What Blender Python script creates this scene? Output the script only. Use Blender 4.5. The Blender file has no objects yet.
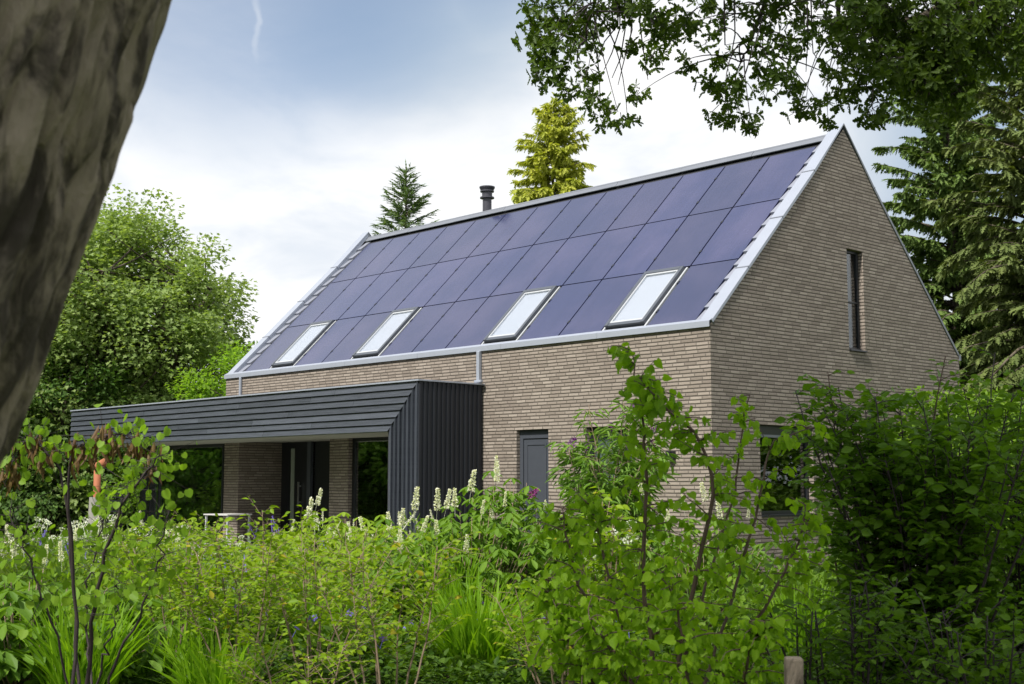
import bpy, math, random
import numpy as np
from mathutils import Vector, Matrix, noise as mnoise

S = bpy.context.scene
COL = S.collection
PI = math.pi

# ------------------------------------------------------------------ camera
FPX, HZ = 1297.5, 481.9
CAM = np.array([12.8415, -16.5467, 1.5])
DS = 0.91            # depths below were paced out on a longer base line
RIGHT = np.array([0.68761029, 0.72607995, 0.0]); RIGHT /= np.linalg.norm(RIGHT)
FWD = np.array([-0.72189639, 0.68364839, 0.10719365]); FWD /= np.linalg.norm(FWD)
UPV = np.cross(RIGHT, FWD); UPV /= np.linalg.norm(UPV)
RIGHT = np.cross(FWD, UPV)
cam_d = bpy.data.cameras.new('camera')
cam = bpy.data.objects.new('camera', cam_d); COL.objects.link(cam)
B = -FWD
cam.matrix_world = Matrix(((RIGHT[0], UPV[0], B[0], CAM[0]), (RIGHT[1], UPV[1], B[1], CAM[1]),
                           (RIGHT[2], UPV[2], B[2], CAM[2]), (0, 0, 0, 1)))
cam_d.sensor_width = 36.0
cam_d.lens = FPX / 1024 * 36
cam_d.clip_start = 0.05
cam_d.clip_end = 3000
cam_d.dof.use_dof = True
cam_d.dof.focus_distance = 22.0
cam_d.dof.aperture_fstop = 9.0
S.camera = cam


def ray(px, py):
    v = FWD * FPX + RIGHT * (px - 512) - UPV * (py - 342)
    return v / np.linalg.norm(v)


def at(px, d, z=0.0):
    """a spot on the ground d metres into the view, in the direction of column px"""
    v = ray(px, HZ)
    p = CAM + v * d * DS / (v @ FWD)
    return np.array([p[0], p[1], z])


def zat(py, d):
    return 1.5 - (py - HZ) * d * DS / FPX


def p3(px, py, d):
    v = ray(px, py)
    return CAM + v * d * DS / (v @ FWD)


# ------------------------------------------------------------------ light
SUN_EL = math.radians(50)
SUN_DIR = np.array([0.16, -1.0, 0.0]); SUN_DIR /= np.linalg.norm(SUN_DIR)
sv = Vector((SUN_DIR[0] * math.cos(SUN_EL), SUN_DIR[1] * math.cos(SUN_EL), math.sin(SUN_EL)))
sd = bpy.data.lights.new('sun', 'SUN')
sd.energy = 3.8
sd.angle = math.radians(5)
sd.color = (1.0, 0.95, 0.86)
so = bpy.data.objects.new('sun', sd); COL.objects.link(so)
so.rotation_euler = (-sv).to_track_quat('-Z', 'Y').to_euler()

W = bpy.data.worlds.new('World'); S.world = W
W.use_nodes = True
nt = W.node_tree; nt.nodes.clear()


class NG:
    """small helper to write node trees"""
    def __init__(s, tree): s.t = tree
    def n(s, typ, **kw):
        nd = s.t.nodes.new(typ)
        for k, v in kw.items(): setattr(nd, k, v)
        return nd
    def l(s, a, b): s.t.links.new(a, b)
    def put(s, sock, v):
        if isinstance(v, bpy.types.NodeSocket): s.t.links.new(v, sock)
        else: sock.default_value = v
    def math(s, op, a, b=None, c=None, clamp=False):
        nd = s.n('ShaderNodeMath', operation=op); nd.use_clamp = clamp
        s.put(nd.inputs[0], a)
        if b is not None: s.put(nd.inputs[1], b)
        if c is not None: s.put(nd.inputs[2], c)
        return nd.outputs[0]
    def vmath(s, op, a, b=None):
        nd = s.n('ShaderNodeVectorMath', operation=op)
        s.put(nd.inputs[0], a)
        if b is not None: s.put(nd.inputs[1], b)
        return nd.outputs['Value'] if op in ('DOT_PRODUCT', 'LENGTH') else nd.outputs[0]
    def mix(s, f, a, b, typ='MIX'):
        nd = s.n('ShaderNodeMix', data_type='RGBA', blend_type=typ)
        s.put(nd.inputs[0], f); s.put(nd.inputs[6], a); s.put(nd.inputs[7], b)
        return nd.outputs[2]
    def ramp(s, f, a, b, lo=0.0, hi=1.0):
        nd = s.n('ShaderNodeMapRange', interpolation_type='SMOOTHSTEP')
        s.put(nd.inputs[0], f)
        nd.inputs[1].default_value = a; nd.inputs[2].default_value = b
        nd.inputs[3].default_value = lo; nd.inputs[4].default_value = hi
        return nd.outputs[0]
    def noise(s, vec, scale, detail=3.0, rough=0.5, dist=0.0):
        nd = s.n('ShaderNodeTexNoise'); s.put(nd.inputs['Vector'], vec)
        nd.inputs['Scale'].default_value = scale; nd.inputs['Detail'].default_value = detail
        nd.inputs['Roughness'].default_value = rough; nd.inputs['Distortion'].default_value = dist
        return nd.outputs[0]


g = NG(nt)
sky = g.n('ShaderNodeTexSky', sky_type='NISHITA')
sky.sun_disc = False
sky.sun_elevation = SUN_EL
sky.sun_rotation = math.atan2(SUN_DIR[0], SUN_DIR[1])
sky.air_density = 1.0; sky.dust_density = 1.0; sky.ozone_density = 1.0
bg_sky = g.n('ShaderNodeBackground'); bg_sky.inputs[1].default_value = 0.09
g.l(sky.outputs[0], bg_sky.inputs[0])
tc = g.n('ShaderNodeTexCoord')
d_ = tc.outputs['Generated']
sep = g.n('ShaderNodeSeparateXYZ'); g.l(d_, sep.inputs[0])
zz = g.math('ADD', g.math('MAXIMUM', sep.outputs[2], 0.0), 0.22)
cmb = g.n('ShaderNodeCombineXYZ')
g.l(g.math('DIVIDE', sep.outputs[0], zz), cmb.inputs[0])
g.l(g.math('DIVIDE', sep.outputs[1], zz), cmb.inputs[1])
n1 = g.noise(cmb.outputs[0], 1.1, 6, 0.55, 0.3)
n2 = g.noise(cmb.outputs[0], 3.1, 5, 0.55, 0.4)


def lobe(px, py, inner, outer):
    """soft opening in the cloud cover round a sky direction"""
    v = ray(px, py)
    return g.ramp(g.vmath('DOT_PRODUCT', d_, tuple(v)), math.cos(math.radians(outer)), math.cos(math.radians(inner)))


blue = g.math('MAXIMUM', g.math('MULTIPLY', lobe(235, -90, 1.0, 14.0), 0.9), g.math('MULTIPLY', lobe(350, -80, 1.0, 8.5), 0.8))
blue2 = g.math('MULTIPLY', lobe(480, -160, 1.0, 10.0), 0.85)
blue3 = g.math('MULTIPLY', lobe(1010, 120, 0.5, 6.5), 0.42)
hi = g.math('MULTIPLY', g.ramp(sep.outputs[2], 0.36, 0.62), 0.55)
op = g.math('MAXIMUM', g.math('MAXIMUM', blue, blue2), g.math('MAXIMUM', blue3, hi))
op = g.math('ADD', op, g.math('MULTIPLY', g.math('SUBTRACT', n1, 0.5), 0.55), clamp=False)
wv = ray(258, 22)
du = g.math('MULTIPLY', g.math('SUBTRACT', g.vmath('DOT_PRODUCT', d_, tuple(RIGHT)), float(wv @ RIGHT)), 8.0)
dv = g.math('SUBTRACT', g.vmath('DOT_PRODUCT', d_, tuple(UPV)), float(wv @ UPV))
du = g.math('ADD', du, g.math('MULTIPLY', g.math('SUBTRACT', g.noise(d_, 30.0, 4), 0.5), 0.16))
wisp = g.ramp(g.math('SQRT', g.math('ADD', g.math('MULTIPLY', du, du), g.math('MULTIPLY', dv, dv))), 0.004, 0.034, 0.30, 0.0)
op = g.math('MULTIPLY', g.ramp(op, 0.08, 0.95, 0.0, 0.72), g.math('SUBTRACT', 1.0, wisp))
cov = g.math('SUBTRACT', 1.0, op, clamp=True)
grey = g.ramp(n2, 0.38, 0.72)
ccol = g.mix(grey, (1.0, 1.0, 1.0, 1), (0.74, 0.79, 0.86, 1))
dull = lobe(430, -40, 1.0, 9.0)
dull2 = lobe(990, 160, 1.0, 8.0)
dk = g.math('MAXIMUM', g.math('MULTIPLY', dull, 0.8), g.math('MULTIPLY', dull2, 0.85))
ccol = g.mix(dk, ccol, (0.36, 0.47, 0.60, 1))
bg_c = g.n('ShaderNodeBackground'); g.l(ccol, bg_c.inputs[0]); bg_c.inputs[1].default_value = 0.68
mx = g.n('ShaderNodeMixShader'); g.l(cov, mx.inputs[0]); g.l(bg_sky.outputs[0], mx.inputs[1]); g.l(bg_c.outputs[0], mx.inputs[2])
out = g.n('ShaderNodeOutputWorld'); g.l(mx.outputs[0], out.inputs[0])

S.view_settings.view_transform = 'Standard'
S.view_settings.look = 'None'
S.view_settings.exposure = 0.70
S.view_settings.gamma = 1.0
S.view_settings.use_curve_mapping = False
S.render.engine = 'CYCLES'
S.cycles.max_bounces = 8
S.cycles.diffuse_bounces = 3
S.cycles.glossy_bounces = 3
S.cycles.transmission_bounces = 4
S.cycles.transparent_max_bounces = 12


# ------------------------------------------------------------------ materials
def mat(name):
    m = bpy.data.materials.new(name); m.use_nodes = True
    m.node_tree.nodes.clear()
    k = NG(m.node_tree)
    o = k.n('ShaderNodeOutputMaterial')
    return m, k, o


def pbsdf(k, col, rough=0.6, spec=0.5, metal=0.0, bump=None, bstr=0.3, bdist=0.01):
    p = k.n('ShaderNodeBsdfPrincipled')
    k.put(p.inputs['Base Color'], col if not isinstance(col, tuple) else (*col[:3], 1))
    k.put(p.inputs['Roughness'], rough)
    p.inputs['Specular IOR Level'].default_value = spec
    p.inputs['Metallic'].default_value = metal
    if bump is not None:
        b = k.n('ShaderNodeBump'); b.inputs['Strength'].default_value = bstr; b.inputs['Distance'].default_value = bdist
        k.l(bump, b.inputs['Height']); k.l(b.outputs[0], p.inputs['Normal'])
    return p


def plain(name, col, rough=0.6, spec=0.5, metal=0.0, var=0.12, scale=9.0, bstr=0.1):
    m, k, o = mat(name)
    t = k.n('ShaderNodeTexCoord').outputs['Object']
    n = k.noise(t, scale, 5, 0.6)
    c = k.mix(n, tuple(min(1, x * (1 - var)) for x in col) + (1,), tuple(min(1, x * (1 + var)) for x in col) + (1,))
    p = pbsdf(k, c, rough, spec, metal, k.noise(t, scale * 6, 4), bstr, 0.004)
    k.l(p.outputs[0], o.inputs[0]); return m


def leaf_mat(name, c1, c2, trans=0.4, rough=0.42, c3=None):
    m, k, o = mat(name)
    geo = k.n('ShaderNodeNewGeometry')
    r = geo.outputs['Random Per Island']
    t = k.n('ShaderNodeTexCoord').outputs['Object']
    c = k.mix(r, (*c1, 1), (*c2, 1))
    c = k.mix(k.math('MULTIPLY', k.ramp(k.noise(t, 1.3, 2), 0.35, 0.7), 0.45), c, (c2[0] * 0.62, c2[1] * 0.72, c2[2] * 0.7, 1))
    if c3:
        rr = k.math('FRACT', k.math('MULTIPLY', r, 17.31))
        c = k.mix(k.math('GREATER_THAN', rr, 0.98), c, (*c3, 1))
    p = pbsdf(k, c, rough + 0.08, 0.2)
    tr = k.n('ShaderNodeBsdfTranslucent')
    tcx = k.mix(1.0, c, (1.25, 1.3, 0.45, 1), 'MULTIPLY')
    k.l(tcx, tr.inputs[0])
    mxx = k.n('ShaderNodeMixShader'); mxx.inputs[0].default_value = trans
    k.l(p.outputs[0], mxx.inputs[1]); k.l(tr.outputs[0], mxx.inputs[2]); k.l(mxx.outputs[0], o.inputs[0])
    return m


def brick_mat(name):
    m, k, o = mat(name)
    uv = k.n('ShaderNodeUVMap').outputs[0]
    sp = k.n('ShaderNodeSeparateXYZ'); k.l(uv, sp.inputs[0])
    wob = k.math('MULTIPLY', k.math('SUBTRACT', k.noise(uv, 5.0, 3), 0.5), 0.010)
    CH, BL = 0.0625, 0.245
    v = k.math('DIVIDE', k.math('ADD', sp.outputs[1], wob), CH)
    row = k.math('FLOOR', v); fv = k.math('FRACT', v)
    wn = k.n('ShaderNodeTexWhiteNoise', noise_dimensions='1D'); k.l(row, wn.inputs['W'])
    u = k.math('ADD', k.math('DIVIDE', sp.outputs[0], BL), k.math('MULTIPLY', wn.outputs[0], 7.0))
    colm = k.math('FLOOR', u); fu = k.math('FRACT', u)
    cc = k.n('ShaderNodeCombineXYZ'); k.l(colm, cc.inputs[0]); k.l(row, cc.inputs[1])
    wc = k.n('ShaderNodeTexWhiteNoise', noise_dimensions='2D'); k.l(cc.outputs[0], wc.inputs['Vector'])
    # bed and head joints, edges worn
    ev = k.math('MINIMUM', fv, k.math('SUBTRACT', 1.0, fv))
    eu = k.math('MINIMUM', fu, k.math('SUBTRACT', 1.0, fu))
    nn = k.math('MULTIPLY', k.math('SUBTRACT', k.noise(uv, 60.0, 3, 0.6), 0.5), 0.14)
    bv = k.ramp(k.math('ADD', ev, nn), 0.08, 0.25)
    bu = k.ramp(k.math('ADD', eu, k.math('MULTIPLY', nn, 0.3)), 0.008, 0.035)
    body = k.math('MULTIPLY', bv, bu)
    cr = k.n('ShaderNodeValToRGB')
    e = cr.color_ramp.elements
    e[0].position = 0.0; e[0].color = (0.135, 0.112, 0.094, 1)
    e[1].position = 1.0; e[1].color = (0.42, 0.37, 0.32, 1)
    for ps, c in ((0.2, (0.21, 0.177, 0.15, 1)), (0.5, (0.28, 0.24, 0.205, 1)), (0.8, (0.345, 0.30, 0.26, 1))):
        q = e.new(ps); q.color = c
    k.l(wc.outputs[0], cr.inputs[0])
    big = k.noise(uv, 0.8, 4, 0.6)
    fine = k.noise(uv, 45, 4, 0.65)
    c = k.mix(0.5, cr.outputs[0], k.mix(fine, (0.17, 0.14, 0.12, 1), (0.40, 0.35, 0.305, 1)))
    c = k.mix(k.ramp(big, 0.35, 0.8, 0.0, 0.5), c, (0.23, 0.195, 0.165, 1))
    sm = k.n('ShaderNodeMapping'); k.l(uv, sm.inputs[0]); sm.inputs['Scale'].default_value = (3.0, 0.35, 1)
    c = k.mix(k.ramp(k.noise(sm.outputs[0], 1.0, 5, 0.65), 0.5, 0.8, 0.0, 0.35), c, (0.17, 0.15, 0.125, 1))
    c = k.mix(body, (0.12, 0.104, 0.09, 1), c)
    hgt = k.math('ADD', body, k.math('MULTIPLY', fine, 0.25))
    hgt = k.math('ADD', hgt, k.math('MULTIPLY', wc.outputs[0], 0.25))
    p = pbsdf(k, c, 0.88, 0.2, 0, hgt, 0.9, 0.012)
    k.l(p.outputs[0], o.inputs[0]); return m


def board_mat(name, c1, c2, rough):
    m, k, o = mat(name)
    uv = k.n('ShaderNodeUVMap').outputs[0]
    mp = k.n('ShaderNodeMapping'); k.l(uv, mp.inputs[0]); mp.inputs['Scale'].default_value = (1.6, 38.0, 1)
    gr = k.noise(mp.outputs[0], 1.0, 6, 0.65, 0.3)
    isl = k.n('ShaderNodeNewGeometry').outputs['Random Per Island']
    kn = k.n('ShaderNodeTexVoronoi'); k.l(uv, kn.inputs['Vector']); kn.inputs['Scale'].default_value = 2.3
    knot = k.ramp(kn.outputs['Distance'], 0.02, 0.07, 1.0, 0.0)
    f = k.math('ADD', k.math('MULTIPLY', k.ramp(gr, 0.25, 0.75), 0.55), k.math('MULTIPLY', isl, 0.5), clamp=True)
    c = k.mix(f, (*c1, 1), (*c2, 1))
    c = k.mix(k.math('MULTIPLY', knot, 0.7), c, (c1[0] * 0.5, c1[1] * 0.5, c1[2] * 0.5, 1))
    p = pbsdf(k, c, rough, 0.5, 0, gr, 0.5, 0.004)
    k.l(p.outputs[0], o.inputs[0]); return m


def bark_mat(name, c1, c2, sc=6.0, moss=None, zs=0.28):
    m, k, o = mat(name)
    t = k.n('ShaderNodeTexCoord').outputs['Object']
    mp = k.n('ShaderNodeMapping'); k.l(t, mp.inputs[0]); mp.inputs['Scale'].default_value = (1, 1, zs)
    a = k.noise(mp.outputs[0], sc, 6, 0.65, 0.6)
    b = k.noise(mp.outputs[0], sc * 4, 5, 0.6)
    c = k.mix(k.ramp(a, 0.40, 0.60), (*c1, 1), (*c2, 1))
    c = k.mix(k.math('MULTIPLY', b, 0.4), c, (c1[0] * .6, c1[1] * .6, c1[2] * .6, 1))
    if moss:
        c = k.mix(k.ramp(k.noise(t, 2.2, 3), 0.52, 0.7, 0, 0.55), c, (*moss, 1))
    p = pbsdf(k, c, 0.9, 0.2, 0, k.math('ADD', a, k.math('MULTIPLY', b, 0.4)), 0.8, 0.02)
    k.l(p.outputs[0], o.inputs[0]); return m


def glass_mat(name, ior=1.7, tint=(0.8, 0.86, 0.84)):
    m, k, o = mat(name)
    lw = k.n('ShaderNodeLayerWeight'); lw.inputs[0].default_value = 0.5
    f0 = ((ior - 1) / (ior + 1)) ** 2
    fac = k.math('ADD', f0, k.math('MULTIPLY', k.math('POWER', lw.outputs['Facing'], 3.6), 1 - f0), clamp=True)
    tr = k.n('ShaderNodeBsdfTransparent'); tr.inputs[0].default_value = (*tint, 1)
    gl = k.n('ShaderNodeBsdfGlossy'); gl.inputs['Roughness'].default_value = 0.015; gl.inputs['Color'].default_value = (0.95, 0.97, 1, 1)
    mm = k.n('ShaderNodeMixShader'); k.l(fac, mm.inputs[0]); k.l(tr.outputs[0], mm.inputs[1]); k.l(gl.outputs[0], mm.inputs[2])
    k.l(mm.outputs[0], o.inputs[0]); return m


def panel_mat(name):
    m, k, o = mat(name)
    uv = k.n('ShaderNodeUVMap').outputs[0]
    isl = k.n('ShaderNodeNewGeometry').outputs['Random Per Island']
    t = k.n('ShaderNodeTexCoord').outputs['Object']
    st = k.n('ShaderNodeMapping'); k.l(uv, st.inputs[0]); st.inputs['Scale'].default_value = (26, 0.6, 1)
    f = k.noise(st.outputs[0], 1.0, 3)
    mottle = k.noise(t, 0.55, 5, 0.6)
    c = k.mix(f, (0.019, 0.026, 0.082, 1), (0.038, 0.048, 0.128, 1))
    c = k.mix(k.math('MULTIPLY', k.ramp(mottle, 0.35, 0.75), 0.35), c, (0.12, 0.105, 0.19, 1))  # mottled mauve tint over the panel blue
    ob = k.n('ShaderNodeObjectInfo').outputs['Random']
    c = k.mix(k.math('MULTIPLY', ob, 0.35), c, (0.028, 0.030, 0.055, 1))
    p = pbsdf(k, c, k.math('ADD', 0.16, k.math('MULTIPLY', mottle, 0.16)), 0.6, 0, k.noise(t, 0.7, 1), 0.02, 0.02)
    p.inputs['Coat Weight'].default_value = 0.5; p.inputs['Coat Roughness'].default_value = 0.12
    k.l(p.outputs[0], o.inputs[0]); return m


M = {}
M['brick'] = brick_mat('brick')
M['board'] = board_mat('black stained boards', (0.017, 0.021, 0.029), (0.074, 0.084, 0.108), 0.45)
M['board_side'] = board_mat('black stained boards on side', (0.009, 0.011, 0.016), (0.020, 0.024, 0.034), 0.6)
M['zinc'] = plain('zinc', (0.34, 0.37, 0.44), 0.42, 0.5, 0.2, 0.08, 3)
M['zinc_dark'] = plain('dark zinc', (0.20, 0.215, 0.25), 0.45, 0.5, 0.3, 0.12, 4)
M['slate'] = plain('verge slates', (0.27, 0.285, 0.34), 0.4, 0.5, 0.2, 0.15, 4)
M['flue'] = plain('dark flue metal', (0.055, 0.055, 0.07), 0.4, 0.5, 0.2)
M['roof_dark'] = plain('dark roof sheet', (0.03, 0.032, 0.04), 0.6)
M['panel'] = panel_mat('solar glass')
M['frame_black'] = plain('black frame', (0.016, 0.018, 0.022), 0.35, 0.5, 0, 0.1, 5)
M['frame_grey'] = plain('grey window frame', (0.075, 0.085, 0.105), 0.4)
M['door_grey'] = plain('grey door', (0.055, 0.062, 0.078), 0.5, 0.4)
M['light_frame'] = plain('pale frame', (0.42, 0.44, 0.47), 0.4)
M['slit'] = plain('obscured glass', (0.30, 0.34, 0.30), 0.2)
M['blind'] = plain('white blind', (0.50, 0.50, 0.50), 0.7, 0.3, 0, 0.03, 3)
M['glass'] = glass_mat('window glass', 3.6)
M['glass_clear'] = glass_mat('clear window glass', 1.5, (0.7, 0.75, 0.75))
M['glass_roof'] = glass_mat('roof window glass', 1.75, (0.95, 0.97, 1.0))
M['soffit'] = plain('soffit', (0.34, 0.35, 0.31), 0.8)
M['white_plaster'] = plain('white plaster', (0.62, 0.62, 0.6), 0.9)
M['dark_in'] = plain('dark interior', (0.05, 0.05, 0.05), 0.9)
M['paving'] = plain('terrace paving', (0.28, 0.27, 0.25), 0.85)
M['steel'] = plain('brushed steel', (0.6, 0.62, 0.62), 0.3, 0.5, 0.9)
M['wood_post'] = bark_mat('weathered wood', (0.09, 0.075, 0.055), (0.30, 0.25, 0.19), 14)
M['terracotta'] = plain('terracotta', (0.36, 0.13, 0.065), 0.75, 0.3, 0, 0.2, 14)
M['bark_grey'] = bark_mat('grey bark', (0.035, 0.028, 0.022), (0.15, 0.125, 0.095), 5)
M['bark_old'] = bark_mat('old ridged bark', (0.055, 0.047, 0.036), (0.30, 0.255, 0.19), 13, (0.19, 0.18, 0.10), 0.36)
M['bark_twig'] = plain('brown twig', (0.095, 0.062, 0.045), 0.8)
M['bark_pale'] = plain('pale brown stem', (0.22, 0.16, 0.11), 0.8)
M['bark_dark'] = plain('dark twig', (0.030, 0.020, 0.022), 0.7)
M['stem_green'] = plain('green stem', (0.09, 0.14, 0.03), 0.7)

M['l_maple'] = leaf_mat('maple leaves', (0.20, 0.29, 0.08), (0.33, 0.42, 0.15), 0.45)
M['l_lime'] = leaf_mat('lime leaves', (0.19, 0.33, 0.035), (0.27, 0.43, 0.06), 0.58)
M['l_under'] = leaf_mat('dark undergrowth leaves', (0.051, 0.105, 0.021), (0.103, 0.182, 0.040), 0.35)
M['l_oak'] = leaf_mat('oak leaves', (0.046, 0.083, 0.013), (0.099, 0.155, 0.020), 0.42)
M['l_spruce'] = leaf_mat('spruce needles', (0.085, 0.145, 0.035), (0.165, 0.24, 0.06), 0.22, 0.6)
M['l_hemlock'] = leaf_mat('dull conifer needles', (0.095, 0.13, 0.035), (0.16, 0.20, 0.06), 0.2, 0.6)
M['l_blue'] = leaf_mat('blue green needles', (0.12, 0.19, 0.09), (0.20, 0.28, 0.13), 0.2, 0.6)
M['l_gold'] = leaf_mat('golden conifer sprays', (0.34, 0.38, 0.05), (0.55, 0.56, 0.11), 0.35, 0.6)
M['l_heart'] = leaf_mat('heart leaves', (0.17, 0.32, 0.012), (0.28, 0.46, 0.025), 0.58)
M['l_cercis'] = leaf_mat('round leaves', (0.154, 0.286, 0.022), (0.261, 0.418, 0.041), 0.55)
M['l_dark'] = leaf_mat('dark glossy leaves', (0.075, 0.165, 0.010), (0.16, 0.29, 0.022), 0.45, 0.4)
M['l_yel'] = leaf_mat('yellow green leaves', (0.14, 0.26, 0.010), (0.29, 0.41, 0.02), 0.46, c3=(0.40, 0.36, 0.03))
M['l_bud'] = leaf_mat('narrow leaves', (0.116, 0.231, 0.031), (0.196, 0.330, 0.058), 0.4)
M['l_buck'] = leaf_mat('buckeye leaves', (0.093, 0.190, 0.023), (0.174, 0.299, 0.037), 0.42)
M['l_per'] = leaf_mat('perennial leaves', (0.106, 0.207, 0.021), (0.199, 0.322, 0.032), 0.42)
M['l_bright'] = leaf_mat('bright perennial leaves', (0.20, 0.33, 0.03), (0.31, 0.43, 0.05), 0.5)
M['l_grey'] = leaf_mat('grey green leaves', (0.15, 0.21, 0.13), (0.24, 0.30, 0.20), 0.3)
M['l_iris'] = leaf_mat('iris blades', (0.143, 0.294, 0.012), (0.243, 0.420, 0.020), 0.5)
M['l_grass'] = leaf_mat('meadow grass', (0.18, 0.28, 0.05), (0.28, 0.37, 0.08), 0.5)
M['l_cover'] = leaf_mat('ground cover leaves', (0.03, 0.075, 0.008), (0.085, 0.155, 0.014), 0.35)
M['pod'] = leaf_mat('seed pods', (0.11, 0.05, 0.03), (0.20, 0.13, 0.05), 0.3)
M['cream'] = leaf_mat('cream flowers', (0.74, 0.73, 0.64), (0.86, 0.85, 0.77), 0.3)
M['white'] = leaf_mat('white flowers', (0.72, 0.75, 0.70), (0.88, 0.88, 0.84), 0.3)
M['violet'] = leaf_mat('violet flowers', (0.16, 0.11, 0.62), (0.28, 0.20, 0.78), 0.3)
M['purple'] = leaf_mat('purple flowers', (0.05, 0.015, 0.13), (0.20, 0.02, 0.24), 0.2)


# ------------------------------------------------------------------ mesh helpers
def tag(o, label=None, cat=None, group=None, kind=None):
    if label: o['label'] = label
    if cat: o['category'] = cat
    if group: o['group'] = group
    if kind: o['kind'] = kind
    return o


def empty(name, loc, label=None, cat=None, group=None, rz=0.0):
    o = bpy.data.objects.new(name, None); COL.objects.link(o)
    o.location = tuple(float(x) for x in loc); o.rotation_euler = (0, 0, rz)
    o.empty_display_size = 0.2
    return tag(o, label, cat, group)


def copy_tree(o, parent=None):
    c = o.copy(); COL.objects.link(c)
    if parent: c.parent = parent
    for ch in o.children: copy_tree(ch, c)
    return c


class MB:
    """collects faces as arrays and links them as one mesh"""
    def __init__(s): s.v = []; s.f = []; s.nv = 0
    def add(s, v, faces):
        v = np.asarray(v, dtype=np.float64)
        for fa in faces:
            s.f.append(np.asarray(fa, dtype=np.int64) + s.nv)
        s.v.append(v); s.nv += len(v)
    def build(s, name, m, parent=None, smooth=False):
        me = bpy.data.meshes.new(name)
        if s.nv:
            v = np.concatenate(s.v)
            me.vertices.add(len(v)); me.vertices.foreach_set('co', v.ravel())
            loops = np.concatenate([f.ravel() for f in s.f])
            tot = np.concatenate([np.full(len(f), f.shape[1]) for f in s.f])
            start = np.concatenate([[0], np.cumsum(tot)[:-1]])
            me.loops.add(len(loops)); me.loops.foreach_set('vertex_index', loops)
            me.polygons.add(len(tot)); me.polygons.foreach_set('loop_start', start)
            me.polygons.foreach_set('loop_total', tot)
            if smooth: me.polygons.foreach_set('use_smooth', np.ones(len(tot), dtype=bool))
            me.update(calc_edges=True)
        me.materials.append(m)
        o = bpy.data.objects.new(name, me); COL.objects.link(o)
        if parent: o.parent = parent
        return o


class HM:
    """hard surfaces with uv in metres"""
    def __init__(s): s.v = []; s.f = []; s.uv = []
    def face(s, pts, uvs=None):
        i = len(s.v); s.v += [tuple(float(c) for c in p) for p in pts]; s.f.append(tuple(range(i, i + len(pts))))
        if uvs is None:
            a = Vector(pts[1]) - Vector(pts[0]); b = Vector(pts[-1]) - Vector(pts[0])
            n = a.cross(b)
            ax = max(range(3), key=lambda q: abs(n[q]))
            uvs = [((p[0], p[2]) if ax == 1 else (p[1] + 40.0, p[2]) if ax == 0 else (p[0], p[1])) for p in pts]
        s.uv += [tuple(u) for u in uvs]
    def box(s, a, b, along=None, F=None):
        """box a..b; along = axis index the grain runs along; F maps local points"""
        x0, y0, z0 = a; x1, y1, z1 = b
        P = [(x0, y0, z0), (x1, y0, z0), (x1, y1, z0), (x0, y1, z0), (x0, y0, z1), (x1, y0, z1), (x1, y1, z1), (x0, y1, z1)]
        G = [F(p) for p in P] if F else P
        base = len(s.v)
        s.v += [tuple(float(c) for c in p) for p in G]
        for q in ((0, 3, 2, 1), (4, 5, 6, 7), (0, 1, 5, 4), (1, 2, 6, 5), (2, 3, 7, 6), (3, 0, 4, 7)):
            s.f.append(tuple(base + i for i in q))
            pts = [P[i] for i in q]
            const = [ax for ax in range(3) if len({p[ax] for p in pts}) == 1]
            ax = const[0] if const else 0
            oth = [i for i in range(3) if i != ax]
            if along is not None and along in oth: oth = [along] + [i for i in oth if i != along]
            elif 2 in oth: oth = [i for i in oth if i != 2] + [2]
            s.uv += [(p[oth[0]], p[oth[1]]) for p in pts]
    def cyl(s, c, r, z0, z1, n=16, r1=None):
        r1 = r if r1 is None else r1
        b = len(s.v)
        for (z, rr) in ((z0, r), (z1, r1)):
            for i in range(n):
                t = 2 * PI * i / n; s.v.append((c[0] + rr * math.cos(t), c[1] + rr * math.sin(t), z))
        for i in range(n):
            j = (i + 1) % n
            s.f.append((b + i, b + j, b + n + j, b + n + i)); s.uv += [(i, 0), (i + 1, 0), (i + 1, 1), (i, 1)]
        s.f.append(tuple(b + n + i for i in range(n))); s.uv += [(0, 0)] * n
        s.f.append(tuple(b + i for i in reversed(range(n)))); s.uv += [(0, 0)] * n
    def build(s, name, m, parent=None, bevel=0.0):
        me = bpy.data.meshes.new(name); me.from_pydata(s.v, [], s.f)
        u = me.uv_layers.new(name='UVMap')
        u.data.foreach_set('uv', np.array(s.uv, dtype=np.float32).ravel())
        me.materials.append(m)
        o = bpy.data.objects.new(name, me); COL.objects.link(o)
        if parent: o.parent = parent
        if bevel:
            b = o.modifiers.new('bevel', 'BEVEL'); b.width = bevel; b.segments = 2; b.limit_method = 'ANGLE'
        return o


# ------------------------------------------------------------------ leaf shapes
def template(outline, fold=0.25, curl=0.15):
    """half outline [(y, w)...] from stalk to tip; two folded halves"""
    n = len(outline)
    V = [(0, 0, 0)]
    for y, w in outline: V.append((-w, y, fold * w - curl * y * y))
    V.append((0, 1, -curl))
    for y, w in outline: V.append((w, y, fold * w - curl * y * y))
    left = [0] + list(range(1, n + 1)) + [n + 1]
    right = [0, n + 1] + list(range(2 * n + 1, n + 1, -1))
    return np.array(V, dtype=float), [left[::-1], right[::-1]]


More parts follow.
